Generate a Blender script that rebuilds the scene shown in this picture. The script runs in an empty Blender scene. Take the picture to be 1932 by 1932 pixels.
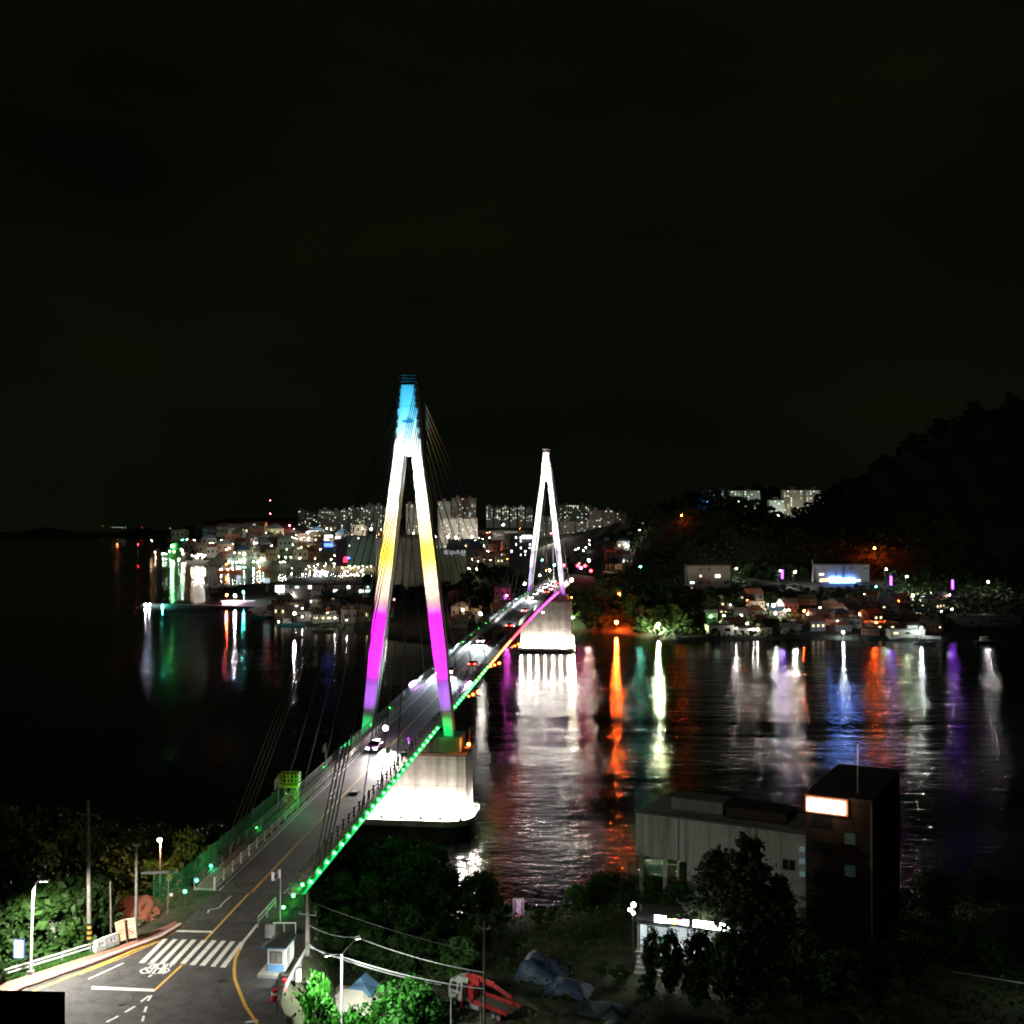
import bpy, math, random
import numpy as np
from mathutils import Vector, Matrix
R = random.Random(7)
PI = math.pi
scene = bpy.context.scene
C = scene.collection
# ------------------------------------------------------------------ camera
H, F, HZ, CX = 52.0, 2090.0, 995.0, 966.0
PHI = math.atan((HZ - CX) / F)
cam = bpy.data.cameras.new('camera'); cam.sensor_width = 36.0; cam.lens = 36.0 * F / 1932.0
cam.clip_start = 0.5; cam.clip_end = 30000
camo = bpy.data.objects.new('camera', cam); C.objects.link(camo)
camo.location = (0, 0, H); camo.rotation_euler = (PI / 2 + PHI, 0, 0)
scene.camera = camo
FW = Vector((0, math.cos(PHI), math.sin(PHI))); UP = Vector((0, -math.sin(PHI), math.cos(PHI)))
def ray(u, v): return FW + Vector((1, 0, 0)) * ((u - CX) / F) + UP * ((CX - v) / F)
def at(u, v, Y):                      # point of the sight line through (u, v) of the 1932 px photo at depth Y
    d = ray(u, v); t = Y / d.y; return Vector((t * d.x, Y, H + t * d.z))
def atz(u, v, z):
    d = ray(u, v); t = (z - H) / d.z; return Vector((t * d.x, t * d.y, z))
R0, RG = 10.7, 0.0411
def roadz(y): return R0 + RG * y
def atroad(u, v, dz=0.0):
    d = ray(u, v); t = (R0 + dz - H) / (d.z - RG * d.y); return Vector((t * d.x, t * d.y, H + t * d.z))
# ------------------------------------------------------------------ render / world
scene.view_settings.view_transform = 'Standard'; scene.view_settings.look = 'None'
scene.view_settings.exposure = 0.0; scene.view_settings.gamma = 1.0
cy = scene.cycles
try:
    cy.use_denoising = True; cy.denoiser = 'OPENIMAGEDENOISE'
    cy.denoising_input_passes = 'RGB_ALBEDO_NORMAL'
except Exception: pass
cy.max_bounces = 4; cy.diffuse_bounces = 2; cy.glossy_bounces = 2; cy.transmission_bounces = 2; cy.transparent_max_bounces = 6
cy.sample_clamp_indirect = 4.0; cy.caustics_reflective = False; cy.caustics_refractive = False
cy.filter_width = 1.9
cy.use_light_tree = True
W = bpy.data.worlds.new('World'); scene.world = W; W.use_nodes = True
nt = W.node_tree; nt.nodes.clear()
wo = nt.nodes.new('ShaderNodeOutputWorld'); bg = nt.nodes.new('ShaderNodeBackground')
sky = nt.nodes.new('ShaderNodeTexSky'); sky.sky_type = 'NISHITA'; sky.sun_disc = False
sky.sun_elevation = math.radians(-8.0); sky.sun_rotation = math.radians(250.0)
tc = nt.nodes.new('ShaderNodeTexCoord'); ns = nt.nodes.new('ShaderNodeTexNoise')
ns.inputs['Scale'].default_value = 2.2; ns.inputs['Detail'].default_value = 4.0
mp = nt.nodes.new('ShaderNodeMapping'); mp.inputs['Scale'].default_value = (1, 1, 2.6)
cr = nt.nodes.new('ShaderNodeValToRGB')
cr.color_ramp.elements[0].position = 0.30; cr.color_ramp.elements[0].color = (0.0009, 0.0015, 0.0008, 1)
cr.color_ramp.elements[1].position = 0.72; cr.color_ramp.elements[1].color = (0.0044, 0.0042, 0.0017, 1)
mul = nt.nodes.new('ShaderNodeVectorMath'); mul.operation = 'SCALE'; mul.inputs['Scale'].default_value = 0.05
add = nt.nodes.new('ShaderNodeVectorMath'); add.operation = 'ADD'
L = nt.links
L.new(tc.outputs['Generated'], mp.inputs['Vector']); L.new(mp.outputs['Vector'], ns.inputs['Vector'])
L.new(ns.outputs['Fac'], cr.inputs['Fac']); L.new(sky.outputs['Color'], mul.inputs[0])
L.new(mul.outputs['Vector'], add.inputs[0]); L.new(cr.outputs['Color'], add.inputs[1])
sz_ = nt.nodes.new('ShaderNodeSeparateXYZ'); L.new(tc.outputs['Generated'], sz_.inputs[0])
hr = nt.nodes.new('ShaderNodeValToRGB'); hr.color_ramp.elements[0].position = 0.0; hr.color_ramp.elements[0].color = (0.0006, 0.0011, 0.0005, 1)   # city glow low in the sky
hr.color_ramp.elements[1].position = 0.22; hr.color_ramp.elements[1].color = (0, 0, 0, 1); L.new(sz_.outputs['Z'], hr.inputs['Fac'])
add2 = nt.nodes.new('ShaderNodeVectorMath'); add2.operation = 'ADD'; L.new(add.outputs['Vector'], add2.inputs[0]); L.new(hr.outputs['Color'], add2.inputs[1])
L.new(add2.outputs['Vector'], bg.inputs['Color']); bg.inputs['Strength'].default_value = 1.0
L.new(bg.outputs['Background'], wo.inputs['Surface'])
sun = bpy.data.lights.new('fill_sun', 'SUN'); sun.energy = 0.05; sun.angle = math.radians(0.5); sun.color = (0.9, 1.0, 0.85)  # faint sun added to lift the dark tree shapes
so = bpy.data.objects.new('fill_sun', sun); C.objects.link(so); so.rotation_euler = (math.radians(40), 0, math.radians(-30))
# ------------------------------------------------------------------ materials
MATS = {}
def mat(name, col, rough=0.7, metal=0.0, var=0.18, scale=2.0, bump=0.0, spec=0.4, objvar=0.0):
    if name in MATS: return MATS[name]
    m = bpy.data.materials.new(name); m.use_nodes = True; n = m.node_tree; b = n.nodes['Principled BSDF']
    b.inputs['Roughness'].default_value = rough; b.inputs['Metallic'].default_value = metal
    b.inputs['Specular IOR Level'].default_value = spec
    t = n.nodes.new('ShaderNodeTexCoord'); no = n.nodes.new('ShaderNodeTexNoise')
    no.inputs['Scale'].default_value = scale; no.inputs['Detail'].default_value = 5.0; no.inputs['Roughness'].default_value = 0.65
    r = n.nodes.new('ShaderNodeValToRGB')
    lo = [max(0, c * (1 - var)) for c in col]; hi = [min(1, c * (1 + var)) for c in col]
    r.color_ramp.elements[0].position = 0.32; r.color_ramp.elements[0].color = (*lo, 1)
    r.color_ramp.elements[1].position = 0.68; r.color_ramp.elements[1].color = (*hi, 1)
    n.links.new(t.outputs['Object'], no.inputs['Vector']); n.links.new(no.outputs['Fac'], r.inputs['Fac'])
    src = r.outputs['Color']
    if objvar:
        oi = n.nodes.new('ShaderNodeObjectInfo'); hs = n.nodes.new('ShaderNodeHueSaturation')
        mr = n.nodes.new('ShaderNodeMapRange'); mr.inputs['To Min'].default_value = 1 - objvar; mr.inputs['To Max'].default_value = 1 + objvar
        n.links.new(oi.outputs['Random'], mr.inputs['Value']); n.links.new(mr.outputs['Result'], hs.inputs['Value'])
        n.links.new(src, hs.inputs['Color']); src = hs.outputs['Color']
    n.links.new(src, b.inputs['Base Color'])
    if bump:
        bp = n.nodes.new('ShaderNodeBump'); bp.inputs['Distance'].default_value = bump
        n.links.new(no.outputs['Fac'], bp.inputs['Height']); n.links.new(bp.outputs['Normal'], b.inputs['Normal'])
    MATS[name] = m; return m
def glow(name, col, strength, sample=True):
    if name in MATS: return MATS[name]
    m = bpy.data.materials.new(name); m.use_nodes = True; n = m.node_tree; b = n.nodes['Principled BSDF']
    b.inputs['Base Color'].default_value = (0.1, 0.1, 0.1, 1); b.inputs['Emission Color'].default_value = (*col, 1)
    b.inputs['Emission Strength'].default_value = strength
    if not sample:
        try: m.cycles.emission_sampling = 'NONE'
        except Exception: pass
    MATS[name] = m; return m
concrete = mat('concrete', (0.36, 0.34, 0.31), 0.85, var=0.25, scale=0.7, bump=0.02)
steel_white = mat('white painted steel', (0.70, 0.70, 0.68), 0.5, var=0.05, scale=0.4)
grey_steel = mat('grey galvanised steel', (0.34, 0.35, 0.35), 0.45, 0.4, var=0.15, scale=6)
dark_steel = mat('dark weathered steel', (0.09, 0.075, 0.06), 0.6, 0.2, var=0.3, scale=5)
asphalt = mat('asphalt', (0.060, 0.058, 0.056), 0.82, var=0.35, scale=0.9, bump=0.01)
def weather(m, joint=0.0, cracks=0.0, streak=0.0):
    # wear laid over an existing material: construction joints, cracks and rain streaks
    n = m.node_tree; b = n.nodes['Principled BSDF']; src = b.inputs['Base Color'].links[0].from_socket
    tc_ = n.nodes.new('ShaderNodeTexCoord')
    def mulc(fac_socket, dark):
        nonlocal src
        mx = n.nodes.new('ShaderNodeMixRGB'); mx.blend_type = 'MULTIPLY'; mx.inputs['Color2'].default_value = (*dark, 1)
        n.links.new(fac_socket, mx.inputs['Fac']); n.links.new(src, mx.inputs['Color1']); src = mx.outputs['Color']
    if joint:
        sp = n.nodes.new('ShaderNodeSeparateXYZ'); n.links.new(tc_.outputs['Object'], sp.inputs[0])
        fr = n.nodes.new('ShaderNodeMath'); fr.operation = 'PINGPONG'; fr.inputs[1].default_value = joint; n.links.new(sp.outputs['Z'], fr.inputs[0])
        lt = n.nodes.new('ShaderNodeMath'); lt.operation = 'LESS_THAN'; lt.inputs[1].default_value = 0.05; n.links.new(fr.outputs[0], lt.inputs[0]); mulc(lt.outputs[0], (.62, .6, .58))
    if streak:
        mp_ = n.nodes.new('ShaderNodeMapping'); mp_.inputs['Scale'].default_value = (1.1, 1.1, .05); n.links.new(tc_.outputs['Object'], mp_.inputs['Vector'])
        no_ = n.nodes.new('ShaderNodeTexNoise'); no_.inputs['Scale'].default_value = 1.0; no_.inputs['Detail'].default_value = 6; n.links.new(mp_.outputs['Vector'], no_.inputs['Vector'])
        mr_ = n.nodes.new('ShaderNodeMapRange'); mr_.inputs['From Min'].default_value = .48; mr_.inputs['From Max'].default_value = .72; mr_.inputs['To Max'].default_value = streak; n.links.new(no_.outputs['Fac'], mr_.inputs['Value']); mulc(mr_.outputs['Result'], (.45, .40, .34))
    if cracks:
        vo = n.nodes.new('ShaderNodeTexVoronoi'); vo.feature = 'DISTANCE_TO_EDGE'; vo.inputs['Scale'].default_value = cracks
        nz = n.nodes.new('ShaderNodeTexNoise'); nz.inputs['Scale'].default_value = .8; nz.inputs['Detail'].default_value = 6; n.links.new(tc_.outputs['Object'], nz.inputs['Vector'])
        va = n.nodes.new('ShaderNodeMixRGB'); va.blend_type = 'ADD'; va.inputs['Fac'].default_value = 1.0; n.links.new(tc_.outputs['Object'], va.inputs['Color1']); n.links.new(nz.outputs['Color'], va.inputs['Color2']); n.links.new(va.outputs['Color'], vo.inputs['Vector'])
        lt = n.nodes.new('ShaderNodeMath'); lt.operation = 'LESS_THAN'; lt.inputs[1].default_value = 0.006; n.links.new(vo.outputs['Distance'], lt.inputs[0]); mulc(lt.outputs[0], (.45, .45, .45))
        v2 = n.nodes.new('ShaderNodeTexVoronoi'); v2.inputs['Scale'].default_value = cracks * .55; n.links.new(tc_.outputs['Object'], v2.inputs['Vector'])
        r_ = n.nodes.new('ShaderNodeSeparateColor'); n.links.new(v2.outputs['Color'], r_.inputs[0]); gt = n.nodes.new('ShaderNodeMath'); gt.operation = 'GREATER_THAN'; gt.inputs[1].default_value = .78; n.links.new(r_.outputs[0], gt.inputs[0]); mulc(gt.outputs[0], (.68, .70, .68))
    n.links.new(src, b.inputs['Base Color']); return m
weather(asphalt, cracks=.22)
deck_asphalt = mat('bridge asphalt', (0.088, 0.087, 0.090), 0.78, var=0.28, scale=0.35, bump=0.008)
white_paint = mat('white road paint', (0.66, 0.66, 0.60), 0.7, var=0.22, scale=3)
yellow_paint = mat('yellow road paint', (0.68, 0.38, 0.06), 0.7, var=0.22, scale=3)
black_rubber = mat('rubber', (0.02, 0.02, 0.02), 0.8)
dark_glass = mat('dark glass', (0.015, 0.018, 0.02), 0.08, spec=0.6, var=0.05)
bark = mat('bark', (0.075, 0.055, 0.04), 0.9, var=0.4, scale=6, bump=0.03)
leaf = mat('leaves', (0.032, 0.080, 0.014), 0.6, var=0.55, scale=0.9, objvar=0.35, spec=0.25)
leaf_dark = mat('dark wood leaves', (0.022, 0.042, 0.012), 0.7, var=0.55, scale=0.9, objvar=0.35, spec=0.15)
leaf_lamplit = mat('lamplit leaves', (0.030, 0.165, 0.014), 0.55, var=0.5, scale=1.3, objvar=0.2, spec=0.3)  # brighter copy of the leaves, lamp light put into the colour
needle = mat('pine needles', (0.038, 0.056, 0.024), 0.65, var=0.5, scale=1.2, objvar=0.3, spec=0.2)
wood_pole = mat('concrete pole', (0.26, 0.235, 0.20), 0.85, var=0.3, scale=3)
# ------------------------------------------------------------------ mesh helpers
ORG = {}
def org(o): return ORG.get(o.name, Vector((0, 0, 0)))
class MB:
    def __init__(s): s.v = []; s.f = []; s.mi = []; s.cur = 0
    def add(s, vs, fs):
        b = len(s.v); s.v.extend([tuple(p) for p in vs])
        for f in fs: s.f.append(tuple(i + b for i in f)); s.mi.append(s.cur)
        return s
    def box(s, c, d, rz=0.0, taper=1.0):
        x, y, z = d[0] / 2, d[1] / 2, d[2] / 2; ca, sa = math.cos(rz), math.sin(rz); vs = []
        for k, zz in ((1, -z), (taper, z)):
            for px, py in ((-x, -y), (x, -y), (x, y), (-x, y)):
                px *= k; py *= k; vs.append((c[0] + px * ca - py * sa, c[1] + px * sa + py * ca, c[2] + zz))
        return s.add(vs, [(3, 2, 1, 0), (4, 5, 6, 7), (0, 1, 5, 4), (1, 2, 6, 5), (2, 3, 7, 6), (3, 0, 4, 7)])
    def hexa(s, p): return s.add(p, [(3, 2, 1, 0), (4, 5, 6, 7), (0, 1, 5, 4), (1, 2, 6, 5), (2, 3, 7, 6), (3, 0, 4, 7)])
    def poly(s, pts): return s.add(pts, [tuple(range(len(pts)))])
    def prism(s, pts, z0, z1):
        n = len(pts); vs = [(p[0], p[1], z0) for p in pts] + [(p[0], p[1], z1) for p in pts]
        return s.add(vs, [tuple(range(n - 1, -1, -1)), tuple(range(n, 2 * n))] + [(i, (i + 1) % n, n + (i + 1) % n, n + i) for i in range(n)])
    def tube(s, pts, r, n=6, r2=None):
        pts = [Vector(p) for p in pts]; k = len(pts); rings = []
        for i, p in enumerate(pts):
            d = (pts[min(i + 1, k - 1)] - pts[max(i - 1, 0)]).normalized()
            a = d.cross(Vector((0, 0, 1))) if abs(d.z) < 0.95 else d.cross(Vector((1, 0, 0)))
            a.normalize(); b = d.cross(a); rr = r if r2 is None else r + (r2 - r) * i / (k - 1)
            rings.append([p + (a * math.cos(2 * PI * j / n) + b * math.sin(2 * PI * j / n)) * rr for j in range(n)])
        vs = [q for rg in rings for q in rg]; fs = []
        for i in range(k - 1):
            for j in range(n): fs.append((i * n + j, i * n + (j + 1) % n, (i + 1) * n + (j + 1) % n, (i + 1) * n + j))
        fs.append(tuple(range(n - 1, -1, -1))); fs.append(tuple(range((k - 1) * n, k * n)))
        return s.add(vs, fs)
    def ball(s, c, r, n=8, m=5, sz=1.0):
        vs = [(c[0], c[1], c[2] - r * sz)]; fs = []
        for i in range(1, m):
            t = -PI / 2 + PI * i / m
            for j in range(n): vs.append((c[0] + r * math.cos(t) * math.cos(2 * PI * j / n), c[1] + r * math.cos(t) * math.sin(2 * PI * j / n), c[2] + r * sz * math.sin(t)))
        vs.append((c[0], c[1], c[2] + r * sz)); top = len(vs) - 1
        for j in range(n): fs.append((0, 1 + (j + 1) % n, 1 + j))
        for i in range(m - 2):
            for j in range(n):
                a = 1 + i * n; b = a + n; fs.append((a + j, a + (j + 1) % n, b + (j + 1) % n, b + j))
        a = 1 + (m - 2) * n
        for j in range(n): fs.append((a + j, a + (j + 1) % n, top))
        return s.add(vs, fs)
    def mesh(s, name, mats, o=Vector((0, 0, 0)), smooth=False):
        me = bpy.data.meshes.new(name); me.from_pydata([(p[0] - o.x, p[1] - o.y, p[2] - o.z) for p in s.v], [], s.f)
        for m in (mats if isinstance(mats, (list, tuple)) else [mats]): me.materials.append(m)
        me.polygons.foreach_set('material_index', s.mi)
        if smooth: me.polygons.foreach_set('use_smooth', [True] * len(s.f))
        me.update(); return me
    def build(s, name, mats, parent=None, loc=None, smooth=False):
        if parent is not None: o = org(parent)
        elif loc is not None: o = Vector(loc)
        else:
            a = np.array(s.v); o = Vector((float(a[:, 0].mean()), float(a[:, 1].mean()), float(a[:, 2].min())))
        ob = bpy.data.objects.new(name, s.mesh(name, mats, o, smooth)); C.objects.link(ob)
        if parent is not None: ob.parent = parent
        else: ob.location = o
        ORG[ob.name] = o; return ob
def tag(o, label=None, cat=None, group=None, kind=None):
    if label: o['label'] = label
    if cat: o['category'] = cat
    if group: o['group'] = group
    if kind: o['kind'] = kind
    return o
def empty(name, loc, label=None, cat=None, group=None):
    o = bpy.data.objects.new(name, None); C.objects.link(o); o.location = loc; o.empty_display_size = 0.5
    ORG[o.name] = Vector(loc); return tag(o, label, cat, group)
def copy_tree(o, parent=None):
    c = o.copy(); C.objects.link(c)
    if parent is not None: c.parent = parent
    for ch in list(o.children):
        if ch.type != 'LIGHT': copy_tree(ch, c)
    return c
def dup(o, loc, rz=0.0, sc=None, label=None, group=None):
    c = copy_tree(o); c.location = loc; c.rotation_euler = (0, 0, rz)
    if sc: c.scale = sc if isinstance(sc, (tuple, list)) else (sc, sc, sc)
    if label: c['label'] = label
    if group: c['group'] = group
    return c
def light(kind, loc, power, col=(1, 1, 1), target=None, size=0.1, angle=60, blend=0.5, parent=None, name='lamp_light'):
    d = bpy.data.lights.new(name, kind); d.energy = power; d.color = col
    if kind == 'SPOT': d.spot_size = math.radians(angle); d.spot_blend = blend
    if kind in ('SPOT', 'POINT'): d.shadow_soft_size = size
    o = bpy.data.objects.new(name, d); C.objects.link(o); loc = Vector(loc)
    o.location = loc
    if target is not None: o.rotation_euler = (Vector(target) - loc).to_track_quat('-Z', 'Y').to_euler()
    if parent is not None: o.parent = parent; o.location = loc - org(parent)
    return o
def text_mb(body, size, place, mb=None, depth=0.0):
    """lettering as faces; place(x, y) -> world point"""
    cu = bpy.data.curves.new('lettering', 'FONT'); cu.body = body; cu.size = size; cu.align_x = 'CENTER'; cu.align_y = 'CENTER'; cu.resolution_u = 3
    ob = bpy.data.objects.new('lettering', cu); C.objects.link(ob)
    dg = bpy.context.evaluated_depsgraph_get(); me = bpy.data.meshes.new_from_object(ob.evaluated_get(dg))
    mb = mb or MB(); mb.add([place(v.co.x, v.co.y) for v in me.vertices], [tuple(p.vertices) for p in me.polygons])
    bpy.data.objects.remove(ob); bpy.data.curves.remove(cu); bpy.data.meshes.remove(me); return mb
def smooth01(t): t = np.clip(t, 0, 1); return t * t * (3 - 2 * t)
def poly_sd(P, X, Y):
    """signed distance to polygon, positive inside"""
    X = np.asarray(X, float); Y = np.asarray(Y, float); d = np.full(X.shape, 1e9); ins = np.zeros(X.shape, bool); n = len(P)
    for i in range(n):
        ax, ay = P[i]; bx, by = P[(i + 1) % n]; dx, dy = bx - ax, by - ay; l2 = dx * dx + dy * dy + 1e-9
        t = np.clip(((X - ax) * dx + (Y - ay) * dy) / l2, 0, 1); d = np.minimum(d, np.hypot(X - ax - t * dx, Y - ay - t * dy))
        c = (ay > Y) != (by > Y); ins ^= c & (X < (bx - ax) * (Y - ay) / (by - ay + 1e-12) + ax)
    return np.where(ins, d, -d)
# ------------------------------------------------------------------ near land
def V2(l): return [tuple(atroad(u, v).xy) for u, v in l]
KERB = [(-600, 2140), (-100, 1925), (42, 1864), (175, 1817), (304, 1769), (344, 1745)]
WALK = [(-640, 2120), (-130, 1905), (0, 1857), (50, 1841), (115, 1820), (177, 1800), (217, 1788), (300, 1752), (330, 1738)]
UPL = V2([(-700, 2080), (-120, 1880), (14, 1834), (115, 1802), (219, 1763), (300, 1735), (345, 1700), (345, 1672), (578, 1672), (596, 1750), (590, 1785), (540, 1893), (556, 1945), (660, 2060), (900, 2500), (-800, 2500)])
def near_z(X, Y):
    X = np.asarray(X, float); Y = np.asarray(Y, float)
    d = -poly_sd(UPL, X, Y); up = roadz(Y) - 0.05
    shore = 150 + 10 * smooth01((-X - 5) / 30) + 3 * np.sin(X * 0.13) + 1.5 * np.sin(X * 0.41 + 2)
    lo = np.interp(shore - Y, [-14, -2, 2, 22, 60], [-2.5, -0.6, 0.8, 6.6, 7.2]) + 0.25 * np.sin(X * 0.5) * np.sin(Y * 0.37)
    t = smooth01(np.maximum(d, 0) / np.where(X > -26, 2.0, 8.0))
    hi = np.minimum(up, lo + 9 - 0 * X)
    return np.where(Y > 128, lo + (np.minimum(up, lo + 12) - lo) * (1 - t), up + (lo - up) * t)
def grid(name, xs, ys, fz, m):
    X, Y = np.meshgrid(xs, ys); Z = fz(X, Y); n, k = X.shape
    me = bpy.data.meshes.new(name); vs = np.stack([X, Y, Z], -1).reshape(-1, 3)
    idx = np.arange(n * k).reshape(n, k); f = np.stack([idx[:-1, :-1], idx[:-1, 1:], idx[1:, 1:], idx[1:, :-1]], -1).reshape(-1, 4)
    me.from_pydata(vs.tolist(), [], f.tolist()); me.materials.append(m); me.polygons.foreach_set('use_smooth', [True] * len(f)); me.update()
    o = bpy.data.objects.new(name, me); C.objects.link(o); return o
soil = mat('dark soil and weeds', (0.055, 0.060, 0.030), 0.95, var=0.6, scale=0.35, bump=0.15)
tag(grid('ground', np.arange(-150, 171, 1.6), np.arange(8, 178, 1.5), near_z, soil), kind='structure')
def flat(name, pts, m, dz, kind='structure', **k):
    return tag(MB().poly([atroad(u, v, dz) for u, v in pts]).build(name, m, loc=atroad(*pts[0], dz)), kind=kind, **k)
flat('road', [(900, 2480)] + [(652, 2060), (548, 1944), (530, 1893), (578, 1790), (586, 1752), (572, 1690)] + [(408, 1682)] + KERB[::-1] + [(-700, 2480)], asphalt, 0.0)
brick = mat('red paving', (0.30, 0.130, 0.095), 0.85, var=0.25, scale=2.5, bump=0.01)
mb = MB(); inn = [atroad(u, v, 0.14) for u, v in KERB]; out = [atroad(u, v, 0.14) for u, v in WALK]
mb.poly(inn + out[::-1]); mb.build('sidewalk', brick, loc=inn[2])['kind'] = 'structure'
mb = MB()
for i in range(len(KERB) - 1):
    a, b = atroad(*KERB[i]), atroad(*KERB[i + 1]); d = (b - a).normalized(); nrm = Vector((-d.y, d.x, 0)) * 0.28; z = Vector((0, 0, 0.17))
    mb.hexa([a - nrm * 0.02 - z, b - nrm * 0.02 - z, b + nrm - z, a + nrm - z, a - nrm * 0.02 + z, b - nrm * 0.02 + z, b + nrm + z, a + nrm + z])
mb.build('kerb', mat('pale kerb stone', (0.55, 0.54, 0.50), 0.8, scale=3), loc=inn[2])['kind'] = 'structure'
# painted markings on the approach
def stripe(mb, pts, w, dz=0.006):
    pts = [atroad(u, v, dz) for u, v in pts]
    for i in range(len(pts) - 1):
        a, b = pts[i], pts[i + 1]; d = (b - a).normalized(); n = Vector((-d.y, d.x, 0)) * (w / 2)
        mb.add([a - n, b - n, b + n, a + n], [(0, 1, 2, 3)])
mk = MB()
Z1 = lambda x, y: ((380 + x / 5.682) * 0.6389, (2750 + y / 5.682) * 0.6389)
for tl, tr, bl, br in (((575, 130), (655, 130), (170, 530), (265, 530)), ((745, 130), (820, 135), (345, 525), (430, 530)), ((900, 138), (980, 138), (510, 535), (600, 540)),
                       ((1060, 140), (1140, 142), (680, 545), (770, 550)), ((1230, 148), (1310, 150), (860, 545), (945, 550)), ((1400, 150), (1480, 155), (1020, 565), (1110, 570)),
                       ((1560, 158), (1635, 162), (1185, 575), (1280, 580)), ((1710, 168), (1790, 170), (1370, 590), (1450, 595)), ((1870, 180), (1940, 182), (1530, 605), (1620, 612))):
    mk.poly([atroad(*Z1(*p), 0.006) for p in (bl, br, tr, tl)])
mk.poly([atroad(u, v, 0.006) for u, v in ((172, 1866), (292, 1871), (292, 1866), (174, 1860.5))])
mk.poly([atroad(u, v, 0.006) for u, v in ((330, 1758), (402, 1760), (403, 1756.5), (333, 1754.5))])
stripe(mk, [(167, 1847), (200, 1832), (233, 1817)], 0.16)
Z0 = lambda x, y: (0.2646 * x, 1469.7 + 0.2646 * y)
for a, b in (((1005, 1588), (1062, 1545)), ((1055, 1582), (1080, 1542)), ((1030, 1662), (1045, 1622)), ((1015, 1730), (1025, 1690)), ((892, 1663), (963, 1620)), ((760, 1733), (845, 1690)), ((1060, 1412), (1082, 1396))):
    stripe(mk, [Z0(*a), Z0(*b)], 0.2)
for s_ in ([(320, 548), (430, 550), (415, 585)], [(385, 570), (345, 612)], [(265, 615), (440, 620)], [(480, 540), (335, 705)], [(610, 549), (505, 546), (465, 618), (545, 626)],
           [(540, 632), (470, 630), (395, 705), (462, 708)], [(620, 545), (495, 710)], [(765, 562), (630, 550)], [(720, 560), (690, 605)], [(660, 560), (520, 710)], [(560, 682), (640, 697)], [(590, 690), (572, 718)],
           [(262 + 62 * math.cos(t * PI / 6), 670 + 36 * math.sin(t * PI / 6)) for t in range(13)], [(640 + 36 * math.cos(t * PI / 5), 650 + 30 * math.sin(t * PI / 5)) for t in range(11)]):
    stripe(mk, [Z1(*p) for p in s_], 0.17)
stripe(mk, [(486, 1744), (480, 1751), (459, 1777), (452, 1791)], 0.28); stripe(mk, [(463, 1929), (487, 1925)], 0.35)
ZD = lambda x, y: ((480 + x / 4.83) * 0.6389, (2500 + y / 4.83) * 0.6389)
stripe(mk, [ZD(*p) for p in ((645, 945), (660, 905), (700, 893), (760, 888), (820, 862), (850, 820), (900, 770), (980, 700))], 0.14, 0.03)
ym = MB()
stripe(ym, [(291, 1869), (344, 1820)], 0.22); stripe(ym, [(387, 1773.6), (402.5, 1757), (430, 1728), (470, 1685)], 0.22)
stripe(ym, [(40, 1880), (74, 1865), (198, 1816), (307, 1769), (345, 1747)], 0.30); stripe(ym, [(150, 1838), (233, 1806), (300, 1776)], 0.14)
stripe(ym, [(452, 1791), (444, 1809), (441.7, 1829), (443, 1847), (448, 1861), (463, 1898), (487, 1934), (520, 1975)], 0.26)
tag(mk.build('road_markings', white_paint, loc=atroad(300, 1800)), kind='structure'); tag(ym.build('road_markings', yellow_paint, loc=atroad(300, 1850)), kind='structure')
grass = mat('roadside grass', (0.045, 0.14, 0.018), 0.8, var=0.4, scale=1.5, bump=0.1)
gp = [atroad(u, v, 0.03) for u, v in ((-125, 1893), (14, 1842), (115, 1808), (219, 1770), (228, 1780), (217, 1788), (177, 1800), (115, 1820), (50, 1841), (0, 1857), (-130, 1905))]
mb = MB().poly(gp); Rg = random.Random(3)
for i in range(5200):
    t = Rg.random(); k = Rg.random(); a = atroad(14 + 205 * t - 60 * (k > .9), 1842 - 74 * t, 0.02); b = atroad(0 + 222 * t, 1857 - 70 * t, 0.02); p = a.lerp(b, Rg.random()) if k < .9 else a
    an = Rg.random() * PI; q = Vector((math.cos(an), math.sin(an), 0)) * 0.05; h = Vector((Rg.uniform(-.08, .08), Rg.uniform(-.08, .08), Rg.uniform(.1, .35)))
    mb.add([p - q, p + q, p + h], [(0, 1, 2)])
tag(mb.build('grass', grass, loc=gp[3]), kind='stuff')
# ------------------------------------------------------------------ water
wm = bpy.data.materials.new('sea water'); wm.use_nodes = True; n = wm.node_tree; b = n.nodes['Principled BSDF']
b.inputs['Base Color'].default_value = (0.010, 0.012, 0.010, 1); b.inputs['IOR'].default_value = 1.333
t = n.nodes.new('ShaderNodeTexCoord')
def noise(scale, vec_scale, det=3.0, rough=0.55):
    m_ = n.nodes.new('ShaderNodeMapping'); m_.inputs['Scale'].default_value = vec_scale; m_.inputs['Rotation'].default_value = (0, 0, 0.25)
    q = n.nodes.new('ShaderNodeTexNoise'); q.inputs['Scale'].default_value = scale; q.inputs['Detail'].default_value = det; q.inputs['Roughness'].default_value = rough
    n.links.new(t.outputs['Object'], m_.inputs['Vector']); n.links.new(m_.outputs['Vector'], q.inputs['Vector']); return q.outputs['Fac']
n1 = noise(0.17, (0.42, 1.0, 1), 4.0); n2 = noise(0.60, (0.42, 1.0, 1), 3.0); nb = noise(0.010, (0.45, 1.6, 1), 4.0)
def math_(op, a, b_):
    q = n.nodes.new('ShaderNodeMath'); q.operation = op
    for i, x in enumerate((a, b_)):
        if isinstance(x, (int, float)): q.inputs[i].default_value = x
        else: n.links.new(x, q.inputs[i])
    return q.outputs[0]
hgt = math_('ADD', math_('MULTIPLY', n1, 0.56), math_('MULTIPLY', n2, 0.34))
mr = n.nodes.new('ShaderNodeMapRange'); mr.inputs['From Min'].default_value = 0.36; mr.inputs['From Max'].default_value = 0.60
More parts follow.
